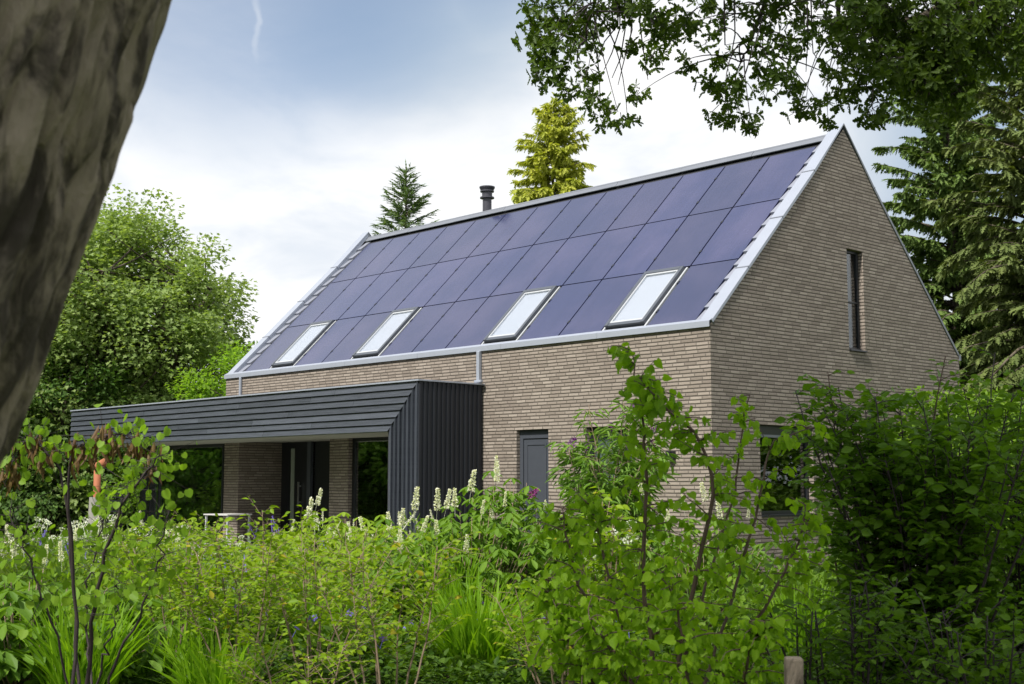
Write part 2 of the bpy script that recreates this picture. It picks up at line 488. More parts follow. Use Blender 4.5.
T_DIAM = template([(0.45, 0.30)], 0.3, 0.1)
T_OVATE = template([(0.18, 0.20), (0.45, 0.30), (0.75, 0.17)], 0.3, 0.2)
T_HEART = template([(-0.10, 0.16), (-0.02, 0.34), (0.22, 0.44), (0.52, 0.36), (0.80, 0.14)], 0.22, 0.22)
T_ROUND = template([(-0.08, 0.20), (0.06, 0.42), (0.38, 0.52), (0.70, 0.40), (0.92, 0.15)], 0.18, 0.15)
T_OAK = template([(0.12, 0.05), (0.26, 0.17), (0.34, 0.09), (0.48, 0.25), (0.57, 0.13), (0.72, 0.28), (0.80, 0.16), (0.93, 0.15)], 0.3, 0.15)
T_NARROW = template([(0.25, 0.09), (0.55, 0.085)], 0.4, 0.35)
T_MAPLE = template([(0.05, 0.18), (0.0, 0.42), (0.25, 0.28), (0.45, 0.55), (0.58, 0.22)], 0.25, 0.2)
T_BUCK = template([(0.3, 0.12), (0.65, 0.20), (0.88, 0.11)], 0.3, 0.3)
T_SPRIG = template([(0.08, 0.03), (0.20, 0.24), (0.24, 0.06), (0.40, 0.25), (0.45, 0.06), (0.60, 0.20), (0.66, 0.05), (0.80, 0.13), (0.86, 0.04)], 0.15, 0.12)
T_SPIKY = template([(0.12, 0.02), (0.22, 0.11), (0.30, 0.03), (0.48, 0.11), (0.55, 0.03), (0.74, 0.08), (0.8, 0.025)], 0.2, 0.1)
T_PETAL = template([(0.5, 0.35), (0.9, 0.25)], 0.1, 0.2)


def unit(a):
    return a / np.maximum(np.linalg.norm(a, axis=-1, keepdims=True), 1e-9)


def add_leaves(mb, T, P, D, N, size):
    V, F = T
    P = np.asarray(P, float); D = unit(np.asarray(D, float)); N = np.asarray(N, float)
    N = unit(N - D * np.sum(N * D, axis=1, keepdims=True))
    X = np.cross(D, N)
    sz = np.broadcast_to(np.asarray(size, float), (len(P),))[:, None, None]
    W_ = P[:, None, :] + sz * (V[None, :, 0:1] * X[:, None, :] + V[None, :, 1:2] * D[:, None, :] + V[None, :, 2:3] * N[:, None, :])
    k = len(V)
    off = (np.arange(len(P)) * k)[:, None]
    mb.add(W_.reshape(-1, 3), [off + np.array(f)[None, :] for f in F])


def tube(mb, pts, rad, sides=5):
    pts = np.asarray(pts, float); n = len(pts)
    rad = np.broadcast_to(np.asarray(rad, float), (n,))
    t = np.gradient(pts, axis=0); t = unit(t)
    ref = np.array([0.31, 0.95, 0.0]) if abs(t[:, 1]).mean() < 0.8 else np.array([1.0, 0, 0.1])
    a = unit(np.cross(t, ref)); b = np.cross(t, a)
    ang = np.arange(sides) * 2 * PI / sides
    ring = pts[:, None, :] + rad[:, None, None] * (np.cos(ang)[None, :, None] * a[:, None, :] + np.sin(ang)[None, :, None] * b[:, None, :])
    i = np.arange(n - 1)[:, None] * sides
    j = np.arange(sides)[None, :]; j2 = (j + 1) % sides
    q = np.stack([i + j, i + j2, i + sides + j2, i + sides + j], -1).reshape(-1, 4)
    cap = (n - 1) * sides + np.arange(sides)[None, :]
    mb.add(ring.reshape(-1, 3), [q, cap])


def arc(p0, d0, length, n, rng, wander=0.15, pull=(0, 0, 0)):
    pts = [np.array(p0, float)]; d = unit(np.array(d0, float)); st = length / (n - 1)
    for i in range(n - 1):
        d = unit(d + rng.normal(0, wander, 3) + np.array(pull))
        pts.append(pts[-1] + d * st)
    return np.array(pts)


# ------------------------------------------------------------------ plants
def shrub(name, label, cat, loc, seed, stems, height, spread, T, leaf, lmat, bmat, twigs=10, twig_len=0.5, per_twig=9,
          droop=0.4, stem_r=0.012, from_t=0.2, group=None, lean=(0, 0), leafy='foliage', face_up=0.8, pull_z=0.02, twig_pull=-0.05):
    rng = np.random.default_rng(seed)
    root = empty(name, loc, label, cat, group)
    st, lf = MB(), MB()
    tips = []
    for i in range(stems):
        a = 2 * PI * (i + rng.uniform(-.35, .35)) / stems
        rr = rng.uniform(0.4, 1.0)
        tgt = np.array([math.cos(a) * spread * rr + lean[0], math.sin(a) * spread * rr + lean[1], height * rng.uniform(0.8, 1.05) * (1.1 - 0.25 * rr)])
        p0 = np.array([math.cos(a), math.sin(a), 0]) * rng.uniform(0.02, 0.12)
        L = np.linalg.norm(tgt - p0) * 1.03
        d0 = unit(unit(tgt - p0) + np.array([0, 0, 0.35]))
        n = 12
        pts = arc(p0, d0, L, n, rng, 0.07, unit(tgt - p0) * 0.08 + np.array([0, 0, pull_z]))
        tube(st, pts, np.linspace(stem_r, stem_r * 0.25, n), 5)
        tips.append(pts[-1])
        nt_ = max(2, int(twigs))
        for t in np.linspace(from_t, 0.99, nt_):
            t = min(0.99, max(0.02, t + rng.uniform(-.03, .03)))
            fi = t * (n - 1); k = int(fi); p = pts[k] * (1 - fi + k) + pts[min(k + 1, n - 1)] * (fi - k)
            sd_ = unit(pts[min(k + 1, n - 1)] - pts[k])
            az = rng.uniform(0, 2 * PI)
            dd = unit(np.array([math.cos(az), math.sin(az), rng.uniform(-.1, .55)]) + sd_ * 0.45)
            tl = twig_len * rng.uniform(0.5, 1.15) * (1.15 - 0.55 * t)
            m = 7
            tw = arc(p, dd, tl, m, rng, 0.12, (0, 0, twig_pull))
            tube(st, tw, np.linspace(stem_r * 0.25, stem_r * 0.09, m), 4)
            k2 = max(3, int(per_twig * tl / twig_len))
            ts = np.linspace(0.12, 1.0, k2)
            fi2 = ts * (m - 1); kk = np.minimum(fi2.astype(int), m - 2); fr = (fi2 - kk)[:, None]
            P = tw[kk] * (1 - fr) + tw[kk + 1] * fr
            Dt = unit(tw[kk + 1] - tw[kk])
            side = unit(np.cross(Dt, np.array([0, 0, 1.0])) + 1e-6) * np.where(np.arange(k2) % 2, 1, -1)[:, None]
            D = Dt * 0.55 + side * rng.uniform(0.5, 1.1, (k2, 1)) + rng.normal(0, 0.25, (k2, 3)) - np.array([0, 0, droop])
            N = np.array([0, 0, face_up]) + rng.normal(0, 0.38, (k2, 3)) + side * 0.25
            P = P + unit(D) * leaf * 0.18
            add_leaves(lf, T, P, D, N, leaf * rng.uniform(0.6, 1.15, k2))
    st.build('stems', bmat, root, True)
    lf.build(leafy, lmat, root)
    return root, tips


def blades(name, label, cat, loc, seed, n, height, spread, width, m, group=None, base_r=0.12, arch=0.5):
    rng = np.random.default_rng(seed)
    root = empty(name, loc, label, cat, group)
    mb = MB()
    a = rng.uniform(0, 2 * PI, n); r = base_r * np.sqrt(rng.uniform(0, 1, n))
    P = np.stack([np.cos(a) * r, np.sin(a) * r, np.zeros(n)], -1)
    az = a + rng.normal(0, 0.6, n)
    out_ = np.stack([np.cos(az), np.sin(az), np.zeros(n)], -1)
    h = height * rng.uniform(0.55, 1.08, n); sp = spread * rng.uniform(0.1, 1.0, n)
    w = width * rng.uniform(0.7, 1.2, n)
    tw = az + PI / 2 + rng.normal(0, 0.8, n)
    sd_ = np.stack([np.cos(tw), np.sin(tw), np.zeros(n)], -1)
    k = 7; V = []
    for i in range(k):
        t = i / (k - 1)
        c = P + out_ * (sp * t ** 1.8)[:, None] + np.array([0, 0, 1.0]) * (h * (t - arch * 0.35 * t ** 3 * (sp / spread)))[:, None]
        ww = (w * (1 - t ** 2.2) * (0.75 + 0.5 * t))[:, None]
        V += [c - sd_ * ww / 2, c + sd_ * ww / 2]
    V = np.stack(V, 1)
    off = (np.arange(n) * 2 * k)[:, None]
    F = [off + np.array([2 * i, 2 * i + 1, 2 * i + 3, 2 * i + 2])[None, :] for i in range(k - 1)]
    mb.add(V.reshape(-1, 3), F)
    mb.build('leaf_blades', m, root)
    return root


def spike_mesh(seed, length, rad, m, n=170, name='flower_spike'):
    """upright cone of many tiny flowers; mesh data is shared by its copies"""
    rng = np.random.default_rng(seed)
    mb = MB()
    t = rng.uniform(0, 1, n); a = rng.uniform(0, 2 * PI, n)
    r = rad * (1 - 0.75 * t) * rng.uniform(0.3, 1.05, n)
    P = np.stack([np.cos(a) * r, np.sin(a) * r, t * length], -1)
    D = np.stack([np.cos(a), np.sin(a), rng.uniform(-.2, .9, n)], -1)
    add_leaves(mb, T_PETAL, P, D, rng.normal(0, 1, (n, 3)), rad * rng.uniform(0.35, 0.75, n))
    tube(mb, [(0, 0, -length * 0.5), (0, 0, length * 0.95)], [0.006, 0.003], 4)
    return mb


def perennial(name, label, cat, loc, seed, height, radius, T, leaf, n, lm, group=None, fl=None, fl_n=0, fl_h=0.15, fl_r=0.04, up=0.4):
    rng = np.random.default_rng(seed)
    root = empty(name, loc, label, cat, group)
    mb, st = MB(), MB()
    ns = 14
    for i in range(ns):
        a = rng.uniform(0, 2 * PI); r = radius * rng.uniform(0.1, 0.8)
        pts = arc((math.cos(a) * .04, math.sin(a) * .04, 0), (math.cos(a) * r, math.sin(a) * r, height), height * rng.uniform(.7, 1), 5, rng, 0.05)
        tube(st, pts, [0.006, 0.005, 0.004, 0.003, 0.002], 4)
    u = rng.normal(0, 1, (n, 3)); u[:, 2] = np.abs(u[:, 2]); u = unit(u)
    rr = rng.uniform(0.25, 1.0, (n, 1)) ** 0.45
    lump = 1 + 0.18 * np.sin(u[:, :1] * 5 + seed) * np.cos(u[:, 1:2] * 6)
    P = u * rr * lump * np.array([radius, radius, height])
    D = u * np.array([1, 1, 0.25]) + rng.normal(0, 0.5, (n, 3)) + np.array([0, 0, up])
    N = u * 0.5 + np.array([0, 0, 0.9]) + rng.normal(0, 0.35, (n, 3))
    add_leaves(mb, T, P, D, N, leaf * rng.uniform(0.6, 1.2, n))
    st.build('stems', M['stem_green'], root, True)
    mb.build('foliage', lm, root)
    if fl:
        proto = None
        for i in range(fl_n):
            a = rng.uniform(0, 2 * PI); r = radius * math.sqrt(rng.uniform(0, 1)) * 0.95
            z = height * math.sqrt(max(0.05, 1 - (r / radius) ** 2 * 0.8)) * rng.uniform(0.92, 1.15)
            if proto is None:
                if fl == 'spike': o = spike_mesh(seed, fl_h, fl_r, None, 130).build('flower_spike', M['cream'], root)
                elif fl == 'head':
                    hb = MB(); k = 60
                    q = rng.normal(0, 1, (k, 3)); q = unit(q) * fl_r * np.array([1, 1, 0.45])
                    add_leaves(hb, T_PETAL, q, q + np.array([0, 0, .02]), rng.normal(0, 1, (k, 3)), fl_r * 0.45)
                    tube(hb, [(0, 0, -0.14), (0, 0, 0)], [0.004, 0.003], 4)
                    o = hb.build('flower_head', M['white'], root)
                elif fl == 'violet':
                    hb = MB(); k = 5
                    aa = np.arange(k) * 2 * PI / k
                    Dq = np.stack([np.cos(aa), np.sin(aa), np.full(k, .25)], -1)
                    add_leaves(hb, T_PETAL, np.zeros((k, 3)), Dq, np.tile([0, 0, 1.0], (k, 1)), fl_r)
                    tube(hb, [(0, 0, -0.10), (0, 0, 0)], [0.003, 0.002], 4)
                    o = hb.build('blossom', M['violet'], root)
                elif fl == 'lav':
                    o = spike_mesh(seed, fl_h, fl_r, None, 60).build('flower_spike', M['violet'], root)
                proto = o
            else:
                o = proto.copy(); COL.objects.link(o); o.parent = root
            o.location = (math.cos(a) * r, math.sin(a) * r, z)
            o.rotation_euler = (rng.normal(0, .25), rng.normal(0, .25), rng.uniform(0, 6.28))
            if fl == 'violet': o.rotation_euler = (rng.uniform(.3, 1.2), 0, rng.uniform(0, 6.28))
            s_ = rng.uniform(.75, 1.2); o.scale = (s_, s_, s_)
    return root


def broadleaf(name, label, loc, seed, height, rx, base, clumps, per, T, leaf, lm, bm, trunk_r=0.2, group=None, stems=1, rc=1.0, top_bias=0.0, ry=None, cat='tree', flat=0.55):
    """trunk, forking limbs and a crown of leaf clumps set round the limb ends"""
    rng = np.random.default_rng(seed)
    root = empty(name, loc, label, cat, group)
    wd, lf = MB(), MB()
    ry = ry or rx
    cz = (height + base) / 2; rz = (height - base) / 2
    heads = []
    for s_ in range(stems):
        a = rng.uniform(0, 2 * PI)
        d0 = np.array([math.cos(a) * 0.3 * (stems > 1), math.sin(a) * 0.3 * (stems > 1), 1])
        pts = arc((math.cos(a) * 0.3 * (stems > 1), math.sin(a) * 0.3 * (stems > 1), -0.1), d0, height * 0.78, 14, rng, 0.06, (0, 0, 0.03))
        tube(wd, pts, np.linspace(trunk_r, trunk_r * 0.2, 14) * (1.0 if s_ == 0 else 0.7), 9)
        heads.append(pts)
    for i in range(clumps):
        u = unit(rng.normal(0, 1, 3))
        if u[2] < -0.55 and base > 0.9: u[2] *= -0.4
        u = unit(u)
        bump_ = 0.90 + 0.16 * mnoise.noise(Vector((u[0] * 1.9 + seed, u[1] * 1.9, u[2] * 1.9)))
        rr = rng.uniform(0.05, 1.0) ** 0.42 * bump_
        if u[2] < -0.3 and base <= 0.9: u = u * np.array([1.0, 1.0, 1.0]) / max(0.75, math.hypot(u[0], u[1]))
        c = np.array([u[0] * rx, u[1] * ry, u[2] * rz]) * rr + np.array([0, 0, cz + top_bias * rz * 0.1])
        pts = heads[i % stems]
        if i % 2 == 0:
            zt = np.clip((c[2] - 0.5 * np.hypot(c[0], c[1])), height * 0.12, height * 0.7)
            k = int(np.argmin(np.abs(pts[:, 2] - zt)))
            p0 = pts[k]; mid = (p0 + c) / 2 + np.array([0, 0, -0.12 * np.linalg.norm(c - p0)]) + rng.normal(0, 0.12, 3)
            ts = np.linspace(0, 1, 8)[:, None]
            cur = (1 - ts) ** 2 * p0 + 2 * ts * (1 - ts) * mid + ts ** 2 * c
            r0 = trunk_r * 0.34 * (1 - 0.6 * k / 14)
            tube(wd, cur, np.linspace(r0, 0.015, 8), 5)
        k = int(per * rng.uniform(0.6, 1.3))
        q = rng.normal(0, 1, (k, 3)); q = unit(q) * (rng.uniform(0.1, 1, (k, 1)) ** 0.5)
        q[:, 2] = q[:, 2] * flat
        rcl = rc * rng.uniform(0.65, 1.25)
        P = c + q * rcl
        outw = unit(u * 0.6 + np.array([0, 0, 0.3]))
        D = q * np.array([1, 1, 0.3]) + outw * 0.5 + rng.normal(0, 0.45, (k, 3)) + np.array([0, 0, -0.35])
        N = np.array([0, 0, 0.8]) + outw * 0.45 + rng.normal(0, 0.42, (k, 3))
        add_leaves(lf, T, P, D, N, leaf * rng.uniform(0.6, 1.2, k))
    wd.build('trunk', bm, root, True)
    lf.build('crown', lm, root)
    return root


def conifer(name, label, loc, seed, height, R, base, lm, T=T_SPRIG, sprig=0.4, step=0.42, per=7, droop=-0.12, tip=0.03, power=0.85, dens=0.24, hang=0.35, group=None, trunk_r=0.18, wild=0.2):
    rng = np.random.default_rng(seed)
    root = empty(name, loc, label, 'tree', group)
    wd, lf = MB(), MB()
    tp = np.array([[0, 0, -0.1], [rng.normal(0, .05), rng.normal(0, .05), height * .5], [0, 0, height]])
    tube(wd, tp, [trunk_r, trunk_r * .6, 0.015], 8)
    z = base
    while z < height - 0.1:
        t = (z - base) / (height - base)
        L0 = R * (1 - t) ** power + 0.12
        nb = max(3, int(per * (0.6 + 0.4 * (1 - t))))
        a0 = rng.uniform(0, 6.28)
        for j in range(nb):
            a = a0 + 2 * PI * j / nb + rng.normal(0, 0.25)
            L = L0 * rng.uniform(1 - wild * 1.6, 1 + wild)
            d0 = np.array([math.cos(a), math.sin(a), 0.25 + 0.7 * t ** 2 + rng.normal(0, .1)])
            n = max(4, int(L / 0.35) + 2)
            pts = arc((0, 0, z + rng.uniform(-.15, .15)), d0, L, n, rng, 0.05, (0, 0, droop * (1 - 0.6 * t)))
            tube(wd, pts, np.linspace(0.012 + 0.012 * L, 0.006, n), 4)
            k = max(4, int(L / dens * 3))
            ts = rng.uniform(0.12, 1.0, k) ** 0.8 * (n - 1.001)
            kk = ts.astype(int); fr = (ts - kk)[:, None]
            P = pts[kk] * (1 - fr) + pts[kk + 1] * fr
            Dt = unit(pts[kk + 1] - pts[kk])
            sgn = np.where(rng.uniform(0, 1, k) < .5, 1, -1)[:, None]
            side = np.cross(Dt, [0, 0, 1.0]) * sgn
            D = Dt * 0.7 + side * rng.uniform(.2, 1.0, (k, 1)) + np.stack([np.zeros(k), np.zeros(k), rng.uniform(-hang * 1.6, 0.12, k)], -1)
            N = np.array([0, 0, 1.0]) + rng.normal(0, 0.45, (k, 3))
            add_leaves(lf, T, P, D, N, sprig * rng.uniform(0.6, 1.15, k) * (0.55 + 0.45 * (1 - t)))
        z += step * rng.uniform(0.8, 1.2) * (0.55 + 0.45 * (1 - t))
    add_leaves(lf, T, [(0, 0, height - .25), (0, 0, height - .1)], [(0.1, 0, 1), (-0.1, .1, 1)], [(1, 0, 0), (0, 1, 0)], sprig * .8)
    wd.build('trunk', M['bark_grey'], root, True)
    lf.build('crown', lm, root)
    return root


# ================================================================== SETTING
def ground():
    m, k, o = mat('garden soil and lawn')
    t = k.n('ShaderNodeTexCoord').outputs['Object']
    a = k.noise(t, 0.35, 5, 0.6); b = k.noise(t, 9, 6, 0.7)
    soil = k.mix(b, (0.025, 0.019, 0.013, 1), (0.075, 0.055, 0.038, 1))
    gr = k.mix(b, (0.045, 0.095, 0.014, 1), (0.10, 0.165, 0.03, 1))
    c = k.mix(k.ramp(a, 0.42, 0.58), soil, gr)
    p = pbsdf(k, c, 0.95, 0.1, 0, b, 0.8, 0.05)
    k.l(p.outputs[0], o.inputs[0])
    n = 120
    xs = np.concatenate([[-900, -400, -180, -90], np.linspace(-60, 60, n), [90, 180, 400, 900]])
    X, Y = np.meshgrid(xs, xs, indexing='ij')
    Z = np.zeros_like(X)
    for i in range(X.shape[0]):
        for j in range(X.shape[1]):
            x, y = X[i, j], Y[i, j]
            if abs(x) < 100 and abs(y) < 100:
                Z[i, j] = 0.10 * mnoise.noise(Vector((x * 0.18, y * 0.18, 0)))
    near = (X > -23) & (X < 3) & (Y > -3.2) & (Y < 11)
    Z[near] = -0.02
    nn = len(xs)
    I = np.arange(nn * nn).reshape(nn, nn)
    q = np.stack([I[:-1, :-1], I[1:, :-1], I[1:, 1:], I[:-1, 1:]], -1).reshape(-1, 4)
    mb = MB(); mb.add(np.stack([X, Y, Z - 0.03], -1).reshape(-1, 3), [q])
    tag(mb.build('ground', m, None, True), kind='structure')
    h = HM(); h.box((-21.0, -2.3, -0.05), (-5.3, -0.003, 0.03)); h.box((-21.0, 0.0, -0.05), (-15.12, 5.0, 0.03))
    tag(h.build('terrace', M['paving']), kind='structure')


ground()

# ================================================================== HOUSE
HE = 4.076          # height of the outer coping line at the eave
WG = 8.144          # gable width
TH = math.atan2(3.9764, WG / 2)
SL = math.hypot(3.9764, WG / 2)
XL = -14.74
SV = np.array([0, math.cos(TH), math.sin(TH)]); NV = np.array([0, -math.sin(TH), math.cos(TH)])
SVb = np.array([0, -math.cos(TH), math.sin(TH)]); NVb = np.array([0, math.sin(TH), math.cos(TH)])


def RF(p):   # front slope local (x, s, off) -> world
    q = np.array([p[0], 0, HE]) + SV * p[1] + NV * p[2]
    q[1] = min(q[1], WG / 2 - 0.0008)
    return tuple(q)


def RB(p):   # rear slope
    q = np.array([p[0], WG, HE]) + SVb * p[1] + NVb * p[2]
    q[1] = max(q[1], WG / 2 + 0.0008)
    return tuple(q)


house = empty('brick_house', (0, 0, 0), 'long brick house with steep solar panel roof and black timber porch', 'house')


def wall_strips(h, axis, c, u0, u1, top, holes, depth, inward):
    """wall in plane axis=c between u0,u1 with rectangular holes (ua, ub, za, zb) and reveals"""
    def P(u, z, dd=0.0):
        return (u, c + dd * inward, z) if axis == 'y' else (c + dd * inward, u, z)
    us = sorted({u0, u1, *[x for hh in holes for x in hh[:2]]} | ({WG / 2} if axis == 'x' else set()))
    for a, b in zip(us, us[1:]):
        if a < u0 or b > u1: continue
        hs = sorted([hh for hh in holes if hh[0] <= a + 1e-6 and hh[1] >= b - 1e-6], key=lambda q: q[2])
        z = 0.0 - 0.1
        for hh in hs:
            if hh[2] > z + 1e-6: h.face([P(a, z), P(b, z), P(b, hh[2]), P(a, hh[2])])
            z = hh[3]
        h.face([P(a, z), P(b, z), P(b, top(b)), P(a, top(a))])
    for (a, b, za, zb) in holes:
        def uv(pts): return None
        h.face([P(a, za), P(a, za, depth), P(a, zb, depth), P(a, zb)])
        h.face([P(b, za, depth), P(b, za), P(b, zb), P(b, zb, depth)])
        h.face([P(a, zb), P(a, zb, depth), P(b, zb, depth), P(b, zb)])
        h.face([P(a, za, depth), P(a, za), P(b, za), P(b, za, depth)])


DOOR = (-4.51, -3.68, 0.05, 2.45)
SMALLW = (-2.76, -1.62, 1.15, 2.45)
PORCH = (-14.06, -10.38, 0.03, 2.45)
WIDEW = (-9.70, -6.40, 0.05, 2.45)
h = HM()
wall_strips(h, 'y', 0.0, XL + 0.03, 0.0, lambda u: HE - 0.07, [DOOR, SMALLW, PORCH, WIDEW], 0.14, 1)
top_g = lambda u: HE - 0.05 + min(u, WG - u) * math.tan(TH)
G1 = (4.07, 4.62, 3.905, 5.77); G2 = (1.28, 2.83, 0.95, 2.45); G3 = (4.69, 6.25, 1.0, 2.42)
wall_strips(h, 'x', 0.0, 0.0, WG, top_g, [G1, G2, G3], 0.16, -1)
wall_strips(h, 'x', XL + 0.03, 0.0, WG, top_g, [], 0.1, 1)
h.face([(0, WG, -0.1), (XL + .03, WG, -0.1), (XL + .03, WG, HE - 0.07), (0, WG, HE - 0.07)])
# porch recess
h.face([(-14.06, 0.14, 0.0), (-14.06, 1.30, 0.0), (-14.06, 1.30, 2.5), (-14.06, 0.14, 2.5)])
h.face([(-10.38, 1.30, 0.0), (-10.38, 0.14, 0.0), (-10.38, 0.14, 2.5), (-10.38, 1.30, 2.5)])
h.build('wall', M['brick'], house)
h = HM()
h.box((-14.05, 0.005, 2.453), (-10.39, 1.30, 2.49)); h.build('porch_ceiling', M['soffit'], house)
h = HM()
h.box((XL + .2, 0.35, 0.0), (-.3, WG - .2, 0.02)); h.box((XL + .2, 0.3, 2.75), (-.3, WG - .2, 2.9))
h.box((-6.4, 0.3, 0.02), (-6.3, WG - .2, 2.75)); h.box((-10.35, 1.32, 0.02), (-10.28, WG - .2, 2.75))
h.build('inner_floor', M['dark_in'], house)

# front door to the porch
h = HM()
h.box((-14.055, 1.20, 0.03), (-13.68, 1.26, 2.45)); h.box((-13.50, 1.20, 0.03), (-12.95, 1.25, 2.45))
h.box((-13.68, 1.20, 2.30), (-13.50, 1.26, 2.45)); h.box((-13.68, 1.20, 0.03), (-13.50, 1.26, 0.2))
h.box((-12.75, 1.26, 0.03), (-10.39, 1.28, 2.45))
dr = h.build('front_door', M['frame_black'], house)
h = HM(); h.box((-13.68, 1.215, 0.2), (-13.50, 1.235, 2.30)); h.build('glass_slit', M['slit'], dr)
h = HM(); h.box((-13.25, 1.12, 0.9), (-13.21, 1.15, 1.5)); h.box((-13.25, 1.15, 1.0), (-13.21, 1.2, 1.04)); h.box((-13.25, 1.15, 1.38), (-13.21, 1.2, 1.42)); h.build('handle', M['steel'], dr)
h = HM(); h.box((-12.94, 1.17, 0.03), (-12.80, 1.255, 2.45)); h.build('door_post', M['frame_grey'], dr)


def window(parent, ax, c, rect, inward, fr=0.06, mull=(), trans=(), fm='frame_black', name='window', head=0.0, sill=True, blind=None, back=0.10):
    """frame as four butted bars with a pane; returns the frame object"""
    a, b, za, zb = rect
    h = HM(); d0, d1 = back, back + 0.06
    a += 0.004; b -= 0.004; za += 0.004; zb -= 0.004
    def bx(u0, u1, z0, z1, e0, e1):
        if ax == 'y': h.box((u0, c + inward * e0 if inward > 0 else c + inward * e1, z0), (u1, c + inward * e1 if inward > 0 else c + inward * e0, z1))
        else:
            x0, x1 = sorted((c + inward * e0, c + inward * e1)); h.box((x0, u0, z0), (x1, u1, z1))
    bx(a, a + fr, za, zb, d0, d1); bx(b - fr, b, za, zb, d0, d1)
    bx(a + fr, b - fr, zb - fr - head, zb, d0, d1); bx(a + fr, b - fr, za, za + fr, d0, d1)
    for mm in mull: bx(mm - fr * .5, mm + fr * .5, za + fr, zb - fr - head, d0, d1)
    for tt in trans: bx(a + fr, b - fr, tt - fr * .3, tt + fr * .3, d0 + .004, d1)
    fo = h.build(name, M[fm], parent, 0.004)
    h = HM(); bx(a + fr, b - fr, za + fr, zb - fr - head, d0 + 0.03, d0 + 0.04); h.build('pane', M['glass_clear' if ax == 'x' and c == 0.0 else 'glass'], fo)
    if blind:
        h = HM(); bx(a + fr, b - fr, za + fr + blind[1], zb - fr - head, d1 + 0.03, d1 + 0.034); h.build('blind', M[blind[0]], fo)
    if sill:
        h = HM(); bx(a - 0.0, b + 0.0, za - 0.03, za, -0.04, d0 - 0.002); h.build('sill', M['frame_black'], fo)
    return fo


w1 = window(house, 'x', 0.0, G1, -1, 0.05, trans=(4.80,), blind=('frame_black', 0.0))
w2 = window(house, 'x', 0.0, G2, -1, 0.06, mull=(), head=0.10)
h = HM(); h.box((-0.115, 1.37, 2.245), (-0.085, 2.74, 2.29)); h.build('shade_rail', M['zinc_dark'], w2)
w3 = window(house, 'x', 0.0, G3, -1, 0.06, mull=(5.4,))
w4 = window(house, 'y', 0.0, SMALLW, 1, 0.05, blind=('blind', 0.05))
w5 = window(house, 'y', 0.0, WIDEW, 1, 0.09, mull=(-8.3,), sill=False)
# side door
h = HM()
a, b, z0, z1 = DOOR
h.box((a + .004, 0.08, z0), (a + .09, 0.14, z1 - .004)); h.box((b - .06, 0.08, z0), (b - .004, 0.14, z1 - .004)); h.box((a + .09, 0.08, z1 - .16), (b - .06, 0.14, z1 - .004))
df = h.build('door_frame', M['door_grey'], house, 0.004)
h = HM(); h.box((a + .095, 0.100, z0 + .01), (b - .065, 0.135, z1 - .165))
dl = h.build('door_leaf', M['door_grey'], df, 0.003)
h = HM(); fa, fb, fz0, fz1 = a + .17, b - .14, z0 + .12, z1 - .25
h.box((fa, .088, fz0), (fa + .03, .0995, fz1)); h.box((fb - .03, .088, fz0), (fb, .0995, fz1)); h.box((fa + .03, .088, fz1 - .03), (fb - .03, .0995, fz1)); h.box((fa + .03, .088, fz0), (fb - .03, .0995, fz0 + .03))
h.build('moulding', M['door_grey'], df)
h = HM(); h.box((a + .11, 0.04, 1.10), (a + .13, 0.07, 1.24)); h.box((a + .115, 0.07, 1.16), (a + .125, 0.099, 1.18)); h.build('handle', M['steel'], df)

# roof body
OFF = -0.145
h = HM()
xi0, xi1 = XL + .26, -0.22
h.box((xi0, -0.02, OFF - 0.12), (xi1, SL - 0.14, OFF), F=RF)
h.box((xi0, -0.02, OFF - 0.12), (xi1, SL - 0.14, OFF), F=RB)
roof = h.build('roof', M['roof_dark'], house)
# ridge cap
h = HM()
n_seg = 8
for i in range(n_seg):
    xa = xi0 + (xi1 - xi0) * i / n_seg + .004; xb = xi0 + (xi1 - xi0) * (i + 1) / n_seg - .004
    if i % 2 == 0: xa -= 0.003
    lift = 0.0 if i % 2 else 0.003
    h.box((xa, SL - 0.23, OFF + 0.052 + lift), (xb, SL - 0.035, OFF + 0.075 + lift), F=RF)
    h.box((xa, SL - 0.23, OFF + 0.052 + lift), (xb, SL - 0.035, OFF + 0.075 + lift), F=RB)
    h.box((xa, WG / 2 - .04, HE + SL * math.sin(TH) - 0.17 + lift), (xb, WG / 2 + .04, HE + SL * math.sin(TH) - 0.105 + lift))
h.build('ridge_cap', M['zinc_dark'], roof, 0.006)
# eave flashing and gutter edge
h = HM()
n_seg = 6
for i in range(n_seg):
    xa = XL + (0.02 - XL) * i / n_seg + 0.002; xb = XL + (0.02 - XL) * (i + 1) / n_seg - 0.002
    xa_in = max(xa, XL)
    h.face([(xa_in, -0.045, HE - 0.095), (xb, -0.045, HE - 0.095), (xb, -0.045, HE + 0.0), (xa_in, -0.045, HE + 0.0)])
    h.face([(xa_in, -0.045, HE + 0.0), (xb, -0.045, HE + 0.0), (xb, 0.035, HE + 0.045), (xa_in, 0.035, HE + 0.045)])
    h.face([(xa_in, 0.0, HE - 0.095), (xb, 0.0, HE - 0.095), (xb, -0.045, HE - 0.095), (xa_in, -0.045, HE - 0.095)])
    h.face([(xa_in, 0.035, HE + 0.045), (xb, 0.035, HE + 0.045), (xb, 0.10, HE - 0.05), (xa_in, 0.10, HE - 0.05)])
h.build('gutter', M['zinc'], roof)
h = HM()
h.box((XL, WG + 0.0, HE - .12), (0.02, WG + .06, HE)); h.build('gutter', M['zinc_dark'], roof)


